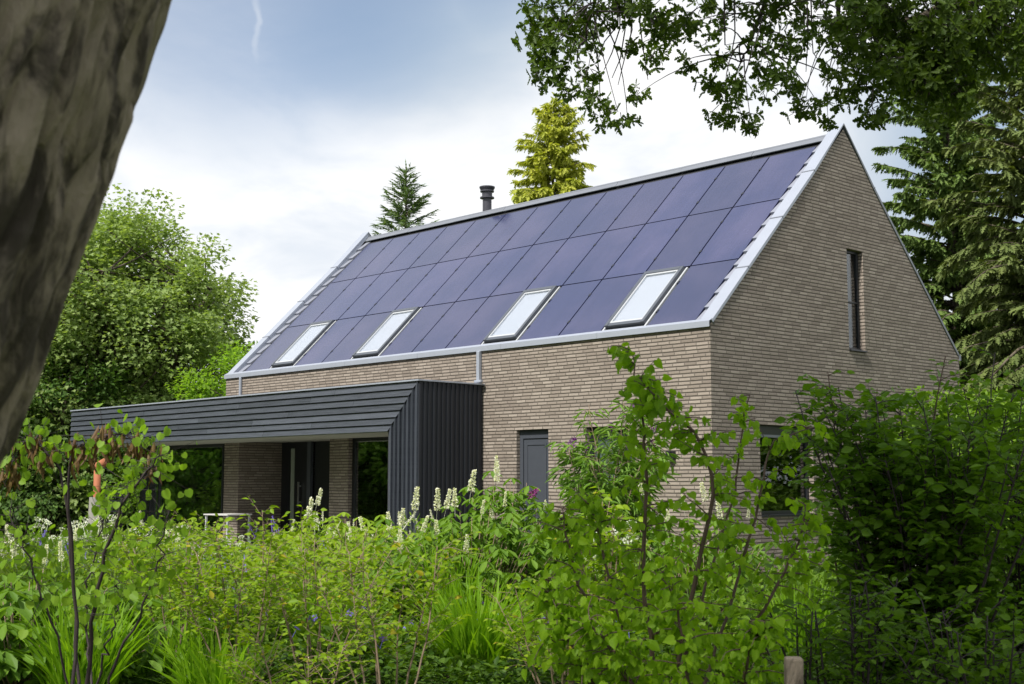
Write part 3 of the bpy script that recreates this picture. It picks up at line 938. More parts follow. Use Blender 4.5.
def coping(x0, x1, F, ms, inner):
    h = HM(); n = 4; js = []
    for i in range(n):
        s0 = 0.02 + (SL - 0.02) * i / n; s1 = 0.02 + (SL - 0.02) * (i + 1) / n - (0.008 if i < n - 1 else -0.1)
        h.box((x0, s0, -0.055), (x1, s1, -0.001 * (i % 2)), F=F)
        xa, xb = (x0 + .003, x0 + .03) if inner < 0 else (x1 - .03, x1 - .003)
        h.box((xa, s0, -0.19), (xb, s1, -0.056), F=F)
    o = h.build('coping', M[ms], roof, 0.004)
    for i in range(1, n):
        s0 = 0.02 + (SL - 0.02) * i / n
        h = HM(); h.box((x0 - .004, s0 - .016, -0.02), (x1 + .004, s0 + .008, 0.008), F=F)
        h.build('coping_joint', M['zinc_dark'], o)


coping(-0.235, 0.02, RF, 'zinc', -1); coping(XL, XL + .26, RF, 'zinc', 1)
coping(-0.235, 0.02, RB, 'zinc_dark', -1); coping(XL, XL + .26, RB, 'zinc_dark', 1)


def step_tiles(x0, x1):
    n = 14; s_a, s_b = 0.12, SL - 0.22
    for i in range(n):
        h = HM()
        s0 = s_a + (s_b - s_a) * i / n; s1 = s0 + (s_b - s_a) / n + 0.03
        P = [(x0, s0, OFF + .075), (x1, s0, OFF + .075), (x1, s1, OFF + .022), (x0, s1, OFF + .022)]
        Q = [(x0, s0, OFF + .002), (x1, s0, OFF + .002), (x1, s1, OFF + .002), (x0, s1, OFF + .002)]
        Pw = [RF(p) for p in P]; Qw = [RF(p) for p in Q]
        h.face(Pw); h.face([Qw[0], Qw[1], Pw[1], Pw[0]]); h.face([Qw[1], Qw[2], Pw[2], Pw[1]]); h.face([Qw[3], Qw[0], Pw[0], Pw[3]])
        h.build('verge_tile', M['slate'], roof)


step_tiles(-0.435, -0.245); step_tiles(XL + .262, -14.30)

# solar panels and roof windows
PX0, PITCH, NCOL = -0.455, 1.0602, 13
rows = [(0.17, 1.862), (1.888, 3.646), (3.672, 5.335)]
WINC = {1, 4, 8, 11}
proto = None
for c in range(NCOL):
    for r, (s0, s1) in enumerate(rows):
        x1 = PX0 - PITCH * c - 0.017; x0 = PX0 - PITCH * (c + 1) + 0.017
        if r == 0 and c in WINC:
            # roof window: raised frame, sash, pane with a blind below it
            h = HM(); a, b = x0 + .045, x1 - .075
            t0, t1 = s0 + .10, s1 - .03
            zb, zt = OFF + .002, OFF + .10
            h.box((a, t0, zb), (a + .07, t1, zt), F=RF); h.box((b - .07, t0, zb), (b, t1, zt), F=RF)
            h.box((a + .07, t1 - .08, zb), (b - .07, t1, zt + .004), F=RF); h.box((a + .07, t0, zb), (b - .07, t0 + .08, zt - .01), F=RF)
            wf = h.build('roof_window', M['frame_grey'], roof, 0.004)
            h = HM(); h.box((a + .071, t0 + .081, zb + .02), (a + .10, t1 - .081, zt - .012), F=RF); h.box((b - .10, t0 + .081, zb + .02), (b - .071, t1 - .081, zt - .012), F=RF)
            h.box((a + .10, t0 + .081, zb + .02), (b - .10, t0 + .12, zt - .012), F=RF); h.box((a + .10, t1 - .12, zb + .02), (b - .10, t1 - .081, zt - .012), F=RF)
            h.build('sash', M['light_frame'], wf)
            h = HM(); h.box((a + .10, t0 + .12, zt - .035), (b - .10, t1 - .12, zt - .03), F=RF); h.build('pane', M['glass_roof'], wf)
            h = HM(); h.box((a + .10, t0 + .12, zt - .055), (b - .10, t1 - .12, zt - .048), F=RF); h.build('blind', M['blind'], wf)
            h = HM(); h.box((a - .05, s0, zb), (a - .012, s1 - .01, zb + .04), F=RF); h.box((b + .012, s0, zb), (b + .05, s1 - .01, zb + .04), F=RF)
            h.box((a - .012, s0, zb), (b + .012, s0 + .06, zb + .03), F=RF); h.build('flashing', M['light_frame'], wf)
            continue
        h = HM(); h.box((x0, s0, OFF + .012), (x1, s1, OFF + .045), F=RF)
        h.build('solar_panel', M['panel'], roof, 0.003)
for c in range(1, NCOL):
    x = PX0 - PITCH * c
    for sc_ in (0.6, 1.4, 2.3, 3.2, 4.1, 4.9):
        h = HM(); h.box((x - .022, sc_ - .035, OFF + .02), (x + .022, sc_ + .035, OFF + .054), F=RF)
        h.build('panel_clamp', M['frame_black'], roof)

# flue
fx = -9.91; FY = WG / 2 + .1
fl = HM(); fl.cyl((fx, FY), 0.11, 7.6, 8.30, 20); fo = fl.build('flue', M['flue'], roof)
fl = HM(); fl.cyl((fx, FY), 0.175, 8.30, 8.33, 20); fl.cyl((fx, FY), 0.125, 8.33, 8.46, 20); fl.cyl((fx, FY), 0.17, 8.46, 8.49, 20); fl.cyl((fx, FY), 0.15, 8.49, 8.56, 20, 0.19); fl.cyl((fx, FY), 0.19, 8.56, 8.585, 20)
fl.build('flue_cap', M['flue'], fo)

# downpipes
h = HM(); h.box((-5.54, -0.085, 3.33), (-5.46, -0.008, HE - .096)); h.box((-5.52, -0.16, 3.37), (-5.33, -0.09, 3.42)); h.build('downpipe', M['zinc'], house, 0.01)
h = HM(); h.box((-14.04, -0.06, 3.39), (-13.97, -0.008, HE - .096)); h.build('downpipe', M['zinc'], house, 0.01)
h = HM(); h.box((-0.86, -0.09, 1.86), (-0.74, -0.005, 2.0)); h.box((-.84, -.15, 1.90), (-.76, -.09, 2.0)); h.build('wall_lamp', M['frame_black'], house, 0.004)

# ---- timber porch: flat roof, lapped boards, mitred corner
CX0, CX1, CY0 = -19.67, -5.426, -1.60
CZ0, CZ1 = 2.435, 3.345
h = HM()
h.box((CX0 + .03, CY0 + .03, CZ0 + .012), (CX1 - .03, -0.005, CZ1 - .02)); h.box((CX0 + .03, -0.004, CZ0 + .012), (XL - .03, 4.6, CZ1 - .02))
h.box((CX1 - .90, CY0 + .03, 0.031), (CX1 - .03, -0.005, CZ0 + .011))
slab = h.build('porch_roof', M['roof_dark'], house)
h = HM(); h.box((CX0 + .03, CY0 + .03, CZ0 - .01), (CX1 - .92, -0.006, CZ0 + .010)); h.box((CX0 + .03, -0.005, CZ0 - .01), (XL - .02, 4.6, CZ0 + .010))
h.build('soffit', M['soffit'], slab)
rnd = random.Random(5)
NB = 7; BH = (CZ1 - .02 - CZ0) / NB
h = HM()
for i in range(NB):           # counted from the top / outside inward
    zt = CZ1 - .02 - i * BH - .003; zb = zt - BH + .006
    xr_t = CX1 - i * BH * .985; xr_b = CX1 - (i + 1) * BH * .985 + .008
    x = CX0
    while x < xr_b - 0.1:
        L = rnd.uniform(2.6, 4.4); xe = x + L
        if xe > xr_b - 1.2: xe = None
        yt = CY0 + .014; yb = CY0 - .020
        xt2 = xr_t if xe is None else xe - .004; xb2 = xr_b if xe is None else xe - .004
        h.face([(x, yb, zb), (xb2, yb, zb), (xt2, yt, zt), (x, yt, zt)], [(x, zb + i * .3), (xb2, zb + i * .3), (xt2, zt + i * .3), (x, zt + i * .3)])
        h.face([(x, CY0 + .03, zb), (xb2, CY0 + .03, zb), (xb2, yb, zb), (x, yb, zb)])
        h.face([(x, yt, zt), (xt2, yt, zt), (xt2, CY0 + .03, zt), (x, CY0 + .03, zt)])
        if xe is not None: h.face([(xb2, yb, zb), (xb2, CY0 + .03, zb), (xb2, CY0 + .03, zt), (xb2, yt, zt)])
        h.face([(x, CY0 + .03, zb), (x, yb, zb), (x, yt, zt), (x, CY0 + .03, zt)])
        if xe is None: break
        x = xe + .002
    # upright board of the mitred corner
    xo = CX1 - i * BH * .985 - .004; xi = CX1 - (i + 1) * BH * .985 + .012
    yo = CY0 - .022; yi = CY0 + .016
    h.face([(xi, yi, 0.04), (xo, yo, 0.04), (xo, yo, zt - .006), (xi, yi, zb - .006)], [(0.04, xi), (0.04, xo), (zt, xo), (zb, xi)])
    h.face([(xi, CY0 + .03, 0.04), (xi, yi, 0.04), (xi, yi, zb - .006), (xi, CY0 + .03, zb - .006)])
    h.face([(xo, yo, 0.04), (xo, CY0 + .03, 0.04), (xo, CY0 + .03, zt - .006), (xo, yo, zt - .006)])
h.build('front_cladding', M['board'], slab)
h = HM()
y = CY0 + .012; i = 0
while y < -0.05:               # side wall: boards with covering battens
    w = 0.064 if i % 2 else 0.046
    e = 0.012 if i % 2 else 0.030
    ye = min(y + w, -0.008)
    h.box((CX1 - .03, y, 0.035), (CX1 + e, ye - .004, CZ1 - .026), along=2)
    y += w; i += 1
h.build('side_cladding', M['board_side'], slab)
h = HM()
yy = CY0 + .03
for i in range(NB):            # left end boards
    zt = CZ1 - .02 - i * BH - .004; zb = zt - BH + .008
    h.face([(CX0 - .0, 4.6, zb), (CX0 - .0, yy, zb), (CX0 + .02, yy, zt), (CX0 + .02, 4.6, zt)])
h.build('end_cladding', M['board'], slab)
h = HM()
h.box((CX0 - .02, CY0 - .03, CZ1 - .017), (CX1 + .045, CY0 + .09, CZ1 + .012))
h.box((CX1 - .07, CY0 + .091, CZ1 - .017), (CX1 + .045, -0.004, CZ1 + .012))
h.box((CX0 - .02, CY0 + .091, CZ1 - .017), (CX0 + .10, 4.6, CZ1 + .012))
h.build('roof_edge', M['zinc'], slab, 0.003)
h = HM()
h.box((CX0 + .11, CY0 + .10, CZ1 - .018), (XL, 4.6, CZ1 - .004)); h.box((XL + .002, CY0 + .10, CZ1 - .018), (CX1 - .08, -0.006, CZ1 - .004))
h.build('flat_roof_sheet', M['roof_dark'], slab)
# recessed spots in the soffit
for sx in (-18.6, -16.2, -13.4, -11.6):
    h = HM(); h.cyl((sx, -0.75), 0.045, CZ0 - .018, CZ0 - .011, 14); h.build('soffit_lamp', M['light_frame'], slab)

# ---- glazed garden room at the left end
RX0, RX1, RY1 = -18.42, XL - .01, 4.2
def glaz(ax, c, rect, inward, mull=(), trans=()):
    f = window(house, ax, c, rect, inward, 0.07, mull, trans, sill=False, name='glazed_wall', back=0.0)
    return f
glaz('y', 0.0, (RX0, RX1, 0.03, 2.42), 1, mull=(-17.9,))
glaz('x', RX0 + .001, (0.08, RY1, 0.03, 2.42), 1, mull=(2.1,))
glaz('y', RY1, (RX0, RX1, 0.03, 2.42), 1, mull=(-17.0,))
h = HM(); h.box((RX0 - .17, -.17, 0.03), (RX0 - .002, -.002, CZ0 - .011)); h.build('corner_post', M['frame_black'], house)

# ================================================================== BACKGROUND TREES
OAK = []


def place(px, d): return at(px, d, -0.03)


broadleaf('maple_tree', 'big round light green broadleaf tree behind the left end of the porch', place(102, 47), 11, 11.2, 5.3, 0.2, 520, 240,
          T_MAPLE, 0.15, M['l_maple'], M['bark_grey'], 0.28, stems=3, rc=0.85, flat=0.8)
broadleaf('lime_tree', 'small yellow green tree touching the left gable of the house', place(240, 43), 12, 5.9, 2.0, 0.4, 60, 200,
          T_DIAM, 0.15, M['l_lime'], M['bark_grey'], 0.12, rc=0.7, flat=0.8)
broadleaf('young_lime_tree', 'pale yellow green tree low between big tree and house wall', place(185, 52), 13, 4.9, 3.2, 0.4, 50, 170,
          T_DIAM, 0.2, M['l_lime'], M['bark_grey'], 0.12, rc=0.9)
broadleaf('holly_tree', 'dark green bushy tree right beside the leaning trunk', place(52, 43), 14, 6.3, 2.3, 0.2, 60, 190,
          T_DIAM, 0.17, M['l_under'], M['bark_grey'], 0.14, rc=0.8)
broadleaf('dark_bush', 'dark green bush under the big round tree', place(120, 44), 15, 3.4, 3.0, 0.1, 50, 180,
          T_DIAM, 0.15, M['l_under'], M['bark_grey'], 0.1, rc=0.8, cat='bush')
broadleaf('yew_bush', 'low dark bush seen below the porch roof on the left', place(30, 44), 16, 2.9, 3.4, 0.1, 50, 180,
          T_DIAM, 0.15, M['l_under'], M['bark_grey'], 0.1, rc=0.8, cat='bush')
broadleaf('mixed_bush', 'mid green bush behind the glazed garden room', place(190, 44), 17, 2.4, 3.6, 0.1, 50, 180,
          T_DIAM, 0.14, M['l_per'], M['bark_grey'], 0.1, rc=0.7, cat='bush')
conifer('blue_spruce', 'small dark green pointed conifer left of the flue', place(403, 58), 21, 14.6, 2.5, 7.0, M['l_blue'], T_SPIKY, 0.62, 0.30, 9, -0.04, dens=0.10, hang=0.25, wild=0.25)
conifer('golden_cypress', 'yellow gold conifer with drooping sprays behind the ridge', place(555, 52), 22, 15.6, 2.15, 6.0, M['l_gold'], T_SPRIG, 0.46, 0.26, 11, -0.2, power=0.45, dens=0.055, hang=1.0, wild=0.32)
conifer('distant_cypress', 'tip of a yellowish conifer just above the ridge', place(783, 70), 23, 17.9, 0.55, 12.0, M['l_hemlock'], T_SPRIG, 0.5, 0.3, 8, -0.2, power=0.3, dens=0.06, hang=0.9)
conifer('spruce_tree', 'tall dense green spruce behind the right end of the house', place(962, 40), 24, 13.6, 2.6, 1.0, M['l_spruce'], T_SPRIG, 0.42, 0.22, 9, -0.13, power=0.42, dens=0.042, hang=1.2, wild=0.6, trunk_r=0.24)
conifer('hemlock_tree', 'dull brownish green conifer cut off by the right edge', place(1048, 33), 25, 12.4, 2.8, 0.8, M['l_hemlock'], T_SPRIG, 0.40, 0.24, 10, -0.16, power=0.55, dens=0.055, hang=1.1, wild=0.5, trunk_r=0.22)
broadleaf('hazel_bush', 'fresh green bushy tree beside the right corner of the house', place(1005, 26), 26, 3.7, 2.2, 0.3, 60, 190,
          T_OVATE, 0.13, M['l_per'], M['bark_grey'], 0.09, rc=0.65, cat='bush')
broadleaf('elder_tree', 'loose green tree low behind the spruce trunk', place(925, 44), 27, 7.2, 2.6, 0.5, 70, 180,
          T_DIAM, 0.17, M['l_per'], M['bark_grey'], 0.12, rc=0.8)
# trees of the wood in front of the house, outside the frame; the windows mirror most, one is placed to shade the near bed
wood = broadleaf('wood_tree', 'green broadleaf tree of the wood facing the porch', (-24, -16, 0), 31, 10.5, 5.0, -0.6, 200, 190, T_DIAM, 0.3, M['l_lime'], M['bark_grey'], 0.25, rc=1.2, group='trees of the wood facing the porch')
for i, (x, y, s_) in enumerate([(-31, -8.5, 1.0), (-39, -10.5, 1.2), (-28, -13, 1.1), (-47, -12, 1.3), (-35, -17, 1.2), (-21, -24, 1.15), (-9, -24, 1.1), (-2.5, -20.5, 1.1), (-28, -31, 1.1), (-42, -11, 1.0), (-20, -40, 1.2), (-46, -24, 1.25), (-8, -42, 1.0), (34, 6, 1.0), (38, -6, 1.1)]):
    c = copy_tree(wood); c.location = (x, y, 0); c.rotation_euler.z = i * 1.3; c.scale = (s_, s_, s_)
under = broadleaf('wood_bush', 'bush under the trees of the wood facing the porch', (-27, -9, 0), 33, 2.6, 2.8, -0.6, 60, 170, T_DIAM, 0.16, M['l_bright'], M['bark_grey'], 0.08, rc=0.7, group='bushes under the wood facing the porch', cat='bush')
for i, (x, y, s_) in enumerate([(-31, -13, 1.1), (-36, -8, 1.2), (-25, -15, 1.0), (-30, -18, 1.2), (-41, -13, 1.4), (-22, -19, 1.1), (-34, -4.5, 1.2), (-44, -7, 1.4)]):
    c = copy_tree(under); c.location = (x, y, 0); c.rotation_euler.z = i * 1.1; c.scale = (s_, s_, s_)
# far edge of the woodland beyond the garden
rng = np.random.default_rng(77)
far = broadleaf('woodland_tree', 'green woodland tree far behind the garden', (-70, 20, 0), 32, 8.0, 4.5, 0.3, 90, 120, T_DIAM, 0.34, M['l_under'], M['bark_grey'], 0.22, rc=1.3, group='woodland trees far behind the garden')
for i in range(15):
    px = -120 + i * 95; d = 80 + 12 * math.sin(i * 2.1)
    c = copy_tree(far); p = place(px, d); c.location = tuple(p); c.rotation_euler.z = i * 0.9; s_ = 0.72 + 0.2 * math.sin(i * 3.3); c.scale = (s_, s_, s_)

# ================================================================== OLD TREE AT THE LEFT EDGE
def old_tree():
    axis = []
    # right edge of trunk in view and its depth; the axis runs one radius to the left of it
    for z, ex, r in ((-0.1, -1.13, .46), (0.4, -1.03, .36), (0.9, -0.905, .31), (1.3, -0.80, .29), (1.474, -0.755, .28), (1.576, -0.716, .278), (1.72, -0.668, .275), (1.91, -0.606, .272), (2.04, -0.562, .27), (2.206, -0.512, .27), (2.8, -0.34, .265), (3.6, -0.15, .26), (4.6, 0.0, .25), (5.8, 0.08, .23), (7.5, 0.1, .2), (9.5, 0.1, .13)):
        axis.append((z, ex, r))
    rt = np.array([RIGHT[0], RIGHT[1], 0]); fw = unit(np.array([FWD[0], FWD[1], 0.0]))
    base = CAM * np.array([1, 1, 0]) + fw * 1.9
    root = empty('old_oak', tuple(base + rt * -1.0), 'thick dark leaning trunk with ridged bark at the left edge', 'tree')
    zs = np.array([a[0] for a in axis]); ex = np.array([a[1] for a in axis]) - 0.032; rr = np.array([a[2] for a in axis])
    nz, na = 620, 220
    Z = np.concatenate([np.linspace(-0.1, 3.4, 520), np.linspace(3.45, 9.5, nz - 520)])
    EX = np.interp(Z, zs, ex); R_ = np.interp(Z, zs, rr)
    ker = np.ones(41) / 41
    EXs = np.convolve(np.pad(EX, 20, mode='edge'), ker, 'valid')
    ang = np.arange(na) * 2 * PI / na
    V = np.zeros((nz, na, 3))
    rb = np.array(root.location)
    for i in range(nz):
        c = base + rt * (EXs[i] - R_[i] * 1.0)
        for j in range(na):
            a = ang[j]; ca, sa = math.cos(a), math.sin(a)
            q = Vector((ca * 5.2 + 0.3 * math.sin(Z[i] * 5), sa * 5.2, Z[i] * 1.9))
            rid = abs(mnoise.noise(q * 1.6)) * 1.6 + 0.6 * abs(mnoise.noise(q * 3.9 + Vector((3, 1, 2))))
            lum = mnoise.noise(Vector((ca * 1.1, sa * 1.1, Z[i] * 1.4)))
            fine = mnoise.noise(q * 9)
            dr_ = -0.048 * max(0, 0.75 - rid) + 0.014 * lum + 0.004 * fine
            r = R_[i] + dr_ + 0.008
            V[i, j] = c + rt * ca * r + fw * sa * r + np.array([0, 0, Z[i]])
    V = V.reshape(-1, 3) - rb
    I = np.arange(nz * na).reshape(nz, na)
    q = np.stack([I[:-1], np.roll(I, -1, 1)[:-1], np.roll(I, -1, 1)[1:], I[1:]], -1).reshape(-1, 4)
    mb = MB(); mb.add(V, [q]); mb.build('trunk', M['bark_old'], root, True)
    # unseen crown high overhead, shaped one-sided to shade the bottom left bed
    rng = np.random.default_rng(5)
    wd, lf = MB(), MB()
    top = base + rt * 0.15 - rb
    for i in range(150):
        z0 = rng.uniform(4.8, 9.2); a = rng.uniform(0, 2 * PI)
        p0 = top + np.array([0, 0, z0])
        if np.array([math.cos(a), math.sin(a)]) @ RIGHT[:2] > -0.25: continue
        L = rng.uniform(2.0, 5.5)
        pts = arc(p0, (math.cos(a), math.sin(a), 0.55), L, 9, rng, 0.12)
        if pts[:, 2].min() < 4.0: continue
        tube(wd, pts, np.linspace(0.07, 0.012, 9), 6)
        for c in pts[3:]:
            k = 70
            qd = unit(rng.normal(0, 1, (k, 3))) * rng.uniform(0, 1, (k, 1)) ** .5 * np.array([.8, .8, .45])
            add_leaves(lf, T_OAK, c + qd, qd + rng.normal(0, .4, (k, 3)), np.array([0, 0, 1]) + rng.normal(0, .4, (k, 3)), 0.12)
    wd.build('branches', M['bark_grey'], root, True); lf.build('crown', M['l_oak'], root)


old_tree()

# ================================================================== OAK OVERHANGING FROM THE RIGHT
def overhang():
    rng = np.random.default_rng(9)
    tb = at(1250, 12.5)
    root = empty('overhanging_oak', tb, 'oak whose dark lobed leaves hang across the top right of the view', 'tree')
    wd, lf = MB(), MB()
    tb = np.array([tb[0], tb[1], 0.0])
    trunk = np.array([tb, tb + [0, 0, 2.5], tb + [-0.1, 0.1, 5.5], tb + [0, 0, 9.0]])
    tk = MB()
    ts_ = np.linspace(0, 3, 90); kk_ = np.minimum(ts_.astype(int), 2); ff_ = (ts_ - kk_)[:, None]
    tr_ = trunk[kk_] * (1 - ff_) + trunk[kk_ + 1] * ff_
    tube(tk, tr_ - tb, np.interp(ts_, [0, 1, 2, 3], [.36, .27, .2, .08]), 64)
    vv = tk.v[0]
    for q_ in range(len(vv)):
        ax_ = tr_[q_ // 64] - tb; rd = vv[q_] - ax_
        a_ = q_ % 64 * 2 * PI / 64
        vv[q_] = ax_ + rd * (1 + 0.16 * (abs(mnoise.noise(Vector((math.cos(a_) * 4, math.sin(a_) * 4, ax_[2] * 2.2)))) - .3))
    limbs = []
    def limb(pts, r0, r1):
        P = np.array([p3(*q) for q in pts])
        P[0] = tb + np.array([0, 0, P[0][2]])
        t = np.linspace(0, len(P) - 1, 26); k = np.minimum(t.astype(int), len(P) - 2); f = (t - k)[:, None]
        Q = P[k] * (1 - f) + P[k + 1] * f
        for _ in range(3): Q[1:-1] = (Q[:-2] + Q[1:-1] * 2 + Q[2:]) / 4
        Q[1:-1] += rng.normal(0, 0.015, (24, 3))
        tube(tk, Q - tb, np.linspace(r0, r1, 26), 9); limbs.append(Q)
    limb([(1250, 60, 12.5), (1120, -60, 12.2), (1000, -90, 11.6), (860, -110, 11), (700, -90, 10.6), (560, -50, 10.4)], .10, .010)
    limb([(1250, 120, 12.5), (1120, 20, 12.0), (1010, -5, 11.6), (930, 15, 11.2), (860, 35, 11)], .10, .012)
    limb([(1250, -60, 12.5), (1060, -150, 12.5), (840, -120, 11.5), (768, -10, 11), (755, 30, 10.9), (741, 62, 10.8)], .045, .006)
    limb([(1250, 0, 12.5), (980, -120, 12), (838, -40, 11.4), (836, 20, 11.2), (850, 42, 11.2)], .05, .006)
    limb([(1250, -60, 12.5), (900, -190, 11.5), (640, -120, 10.8), (598, -20, 10.6), (586, 40, 10.6)], .035, .005)
    CL = [  # column, row, radius in px, relative density
        (545, 12, 30, 1.2), (535, 38, 18, 1.2), (556, 45, 24, 1.2), (548, 72, 20, 1.2), (563, 92, 16, 1.1), (535, 60, 12, 1), (590, 15, 30, 1.2), (583, 45, 17, 1.2),
        (588, 70, 16, 1.1), (592, 96, 16, 1.2), (600, 118, 12, 1.2), (618, 112, 12, 1.2), (628, 125, 12, 1.2), (641, 92, 14, 1), (622, 8, 20, 1.2), (650, 15, 24, 1.3),
        (660, 38, 22, 1.3), (655, 60, 14, 1.2), (686, 60, 11, 1.2), (680, 28, 18, 1.2), (630, 45, 8, .7), (700, 8, 18, 1.1), (716, 22, 12, 1), (707, 40, 9, .9), (732, 10, 8, .7),
        (761, 18, 17, 1.2), (755, 42, 14, 1), (722, 58, 14, 1.1), (712, 88, 16, 1.1), (725, 104, 17, 1.2), (742, 116, 16, 1.2), (720, 122, 10, 1.1), (752, 128, 8, 1.1), (742, 82, 14, 1), (760, 68, 14, 1),
        (782, 15, 26, 1.3), (786, 45, 20, 1.2), (775, 78, 16, 1.1), (768, 92, 10, 1), (795, 82, 12, 1.1), (806, 100, 14, 1.2), (797, 112, 10, 1.1), (822, 112, 10, 1.2), (828, 120, 7, 1.2), (812, 20, 22, 1.2),
        (838, 58, 20, 1.3), (842, 82, 16, 1.3), (836, 100, 12, 1.2), (846, 15, 30, 1.4), (866, 35, 30, 1.6), (862, 72, 20, 1.2), (862, 96, 14, 1.2), (872, 112, 13, 1.2), (878, 122, 9, 1.2), (882, 106, 12, 1.2), (888, 62, 24, 1.6),
        (900, 20, 38, 2.0), (905, 55, 30, 1.9), (898, 86, 16, 1.2), (918, 84, 24, 1.7), (925, 106, 17, 1.5), (938, 75, 34, 2.1), (948, 105, 22, 1.8), (935, 25, 44, 2.3), (962, 92, 18, 1.5), (965, 50, 32, 2.0),
        (975, 75, 16, 1.4), (980, 20, 40, 2.0), (1000, 45, 26, 1.6), (1010, 12, 36, 1.8), (1018, 68, 13, 1.0), (1005, 72, 9, .9), (1040, 50, 34, 1.4), (1060, 10, 50, 1.4), (872, 5, 30, 1.8),
    ]
    CL = CL + [(rng.uniform(560, 1150), rng.uniform(-190, -45), 42, 0.7) for _ in range(52)]
    L = np.concatenate(limbs)
    for (cx, cy, r, den) in CL:
        d = 10.6 + rng.uniform(-.9, 1.1) + max(0, (cx - 850)) / 300
        c = p3(cx, cy, d)
        rw = r * d / FPX
        cand = L[L[:, 2] > c[2] - 0.15] if (L[:, 2] > c[2] - 0.15).any() else L
        dist = np.linalg.norm(cand - c, axis=1)
        k = int(rng.choice(np.argsort(dist + rng.uniform(0, .12, len(dist)))[:7])); p0 = cand[k]
        n = 8; ts = np.linspace(0, 1, n)[:, None]
        mid = (p0 + c) / 2 + np.array([0, 0, 0.22 * dist[k]]) + rng.normal(0, .08, 3)
        cur = (1 - ts) ** 2 * p0 + 2 * ts * (1 - ts) * mid + ts ** 2 * c
        tube(wd, cur - tb, np.linspace(0.007, 0.0025, n), 4)
        nr = int(max(6, den * 1.75 * (r / 6.2) ** 2))
        q = unit(rng.normal(0, 1, (nr, 3))) * rng.uniform(0, 1, (nr, 1)) ** 0.45 * rw
        for j in range(nr):   # rosettes at twig ends
            e = c + q[j]
            s0 = c + q[j] * 0.35 + np.array([0, 0, 0.02])
            if j % 2 == 0: tube(wd, np.array([s0, (s0 + e) / 2 + rng.normal(0, .012, 3), e]) - tb, [.004, .003, .002], 3)
            kk = rng.integers(4, 8)
            aa = rng.uniform(0, 2 * PI) + np.arange(kk) * 2 * PI / kk
            ax = unit(q[j] + np.array([0, 0, rng.uniform(-.05, .02)]) + rng.normal(0, .02, 3))
            u = unit(np.cross(ax, [0.3, 0.2, 1.0])); v = np.cross(ax, u)
            D = np.cos(aa)[:, None] * u + np.sin(aa)[:, None] * v + ax * 0.55 + rng.normal(0, .15, (kk, 3))
            N = np.tile(ax, (kk, 1)) + np.array([0, 0, .6]) + rng.normal(0, .25, (kk, 3))
            add_leaves(lf, T_OAK, np.tile(e - tb, (kk, 1)), D, N, rng.uniform(.045, .082, kk))
    # bare drooping twigs
    for (x0, y0, x1, y1) in ((618, 25, 598, 60), (620, 28, 604, 70), (625, 30, 612, 78), (640, 25, 648, 80), (632, 30, 618, 85), (808, 40, 806, 72), (812, 38, 820, 62), (805, 45, 800, 80), (735, 35, 738, 62), (725, 45, 748, 40)):
        a = p3(x0, y0, 10.8); b = p3(x1, y1, 10.8)
        pts = np.array([a + [0, 0, .35], a, (a + b) / 2 + rng.normal(0, .03, 3), b])
        tube(wd, pts - tb, [.008, .006, .005, .003], 4)
    tk.build('trunk', M['bark_grey'], root, True)
    wd.build('branches', M['bark_dark'], root, True)
    lf.build('crown', M['l_oak'], root)


overhang()

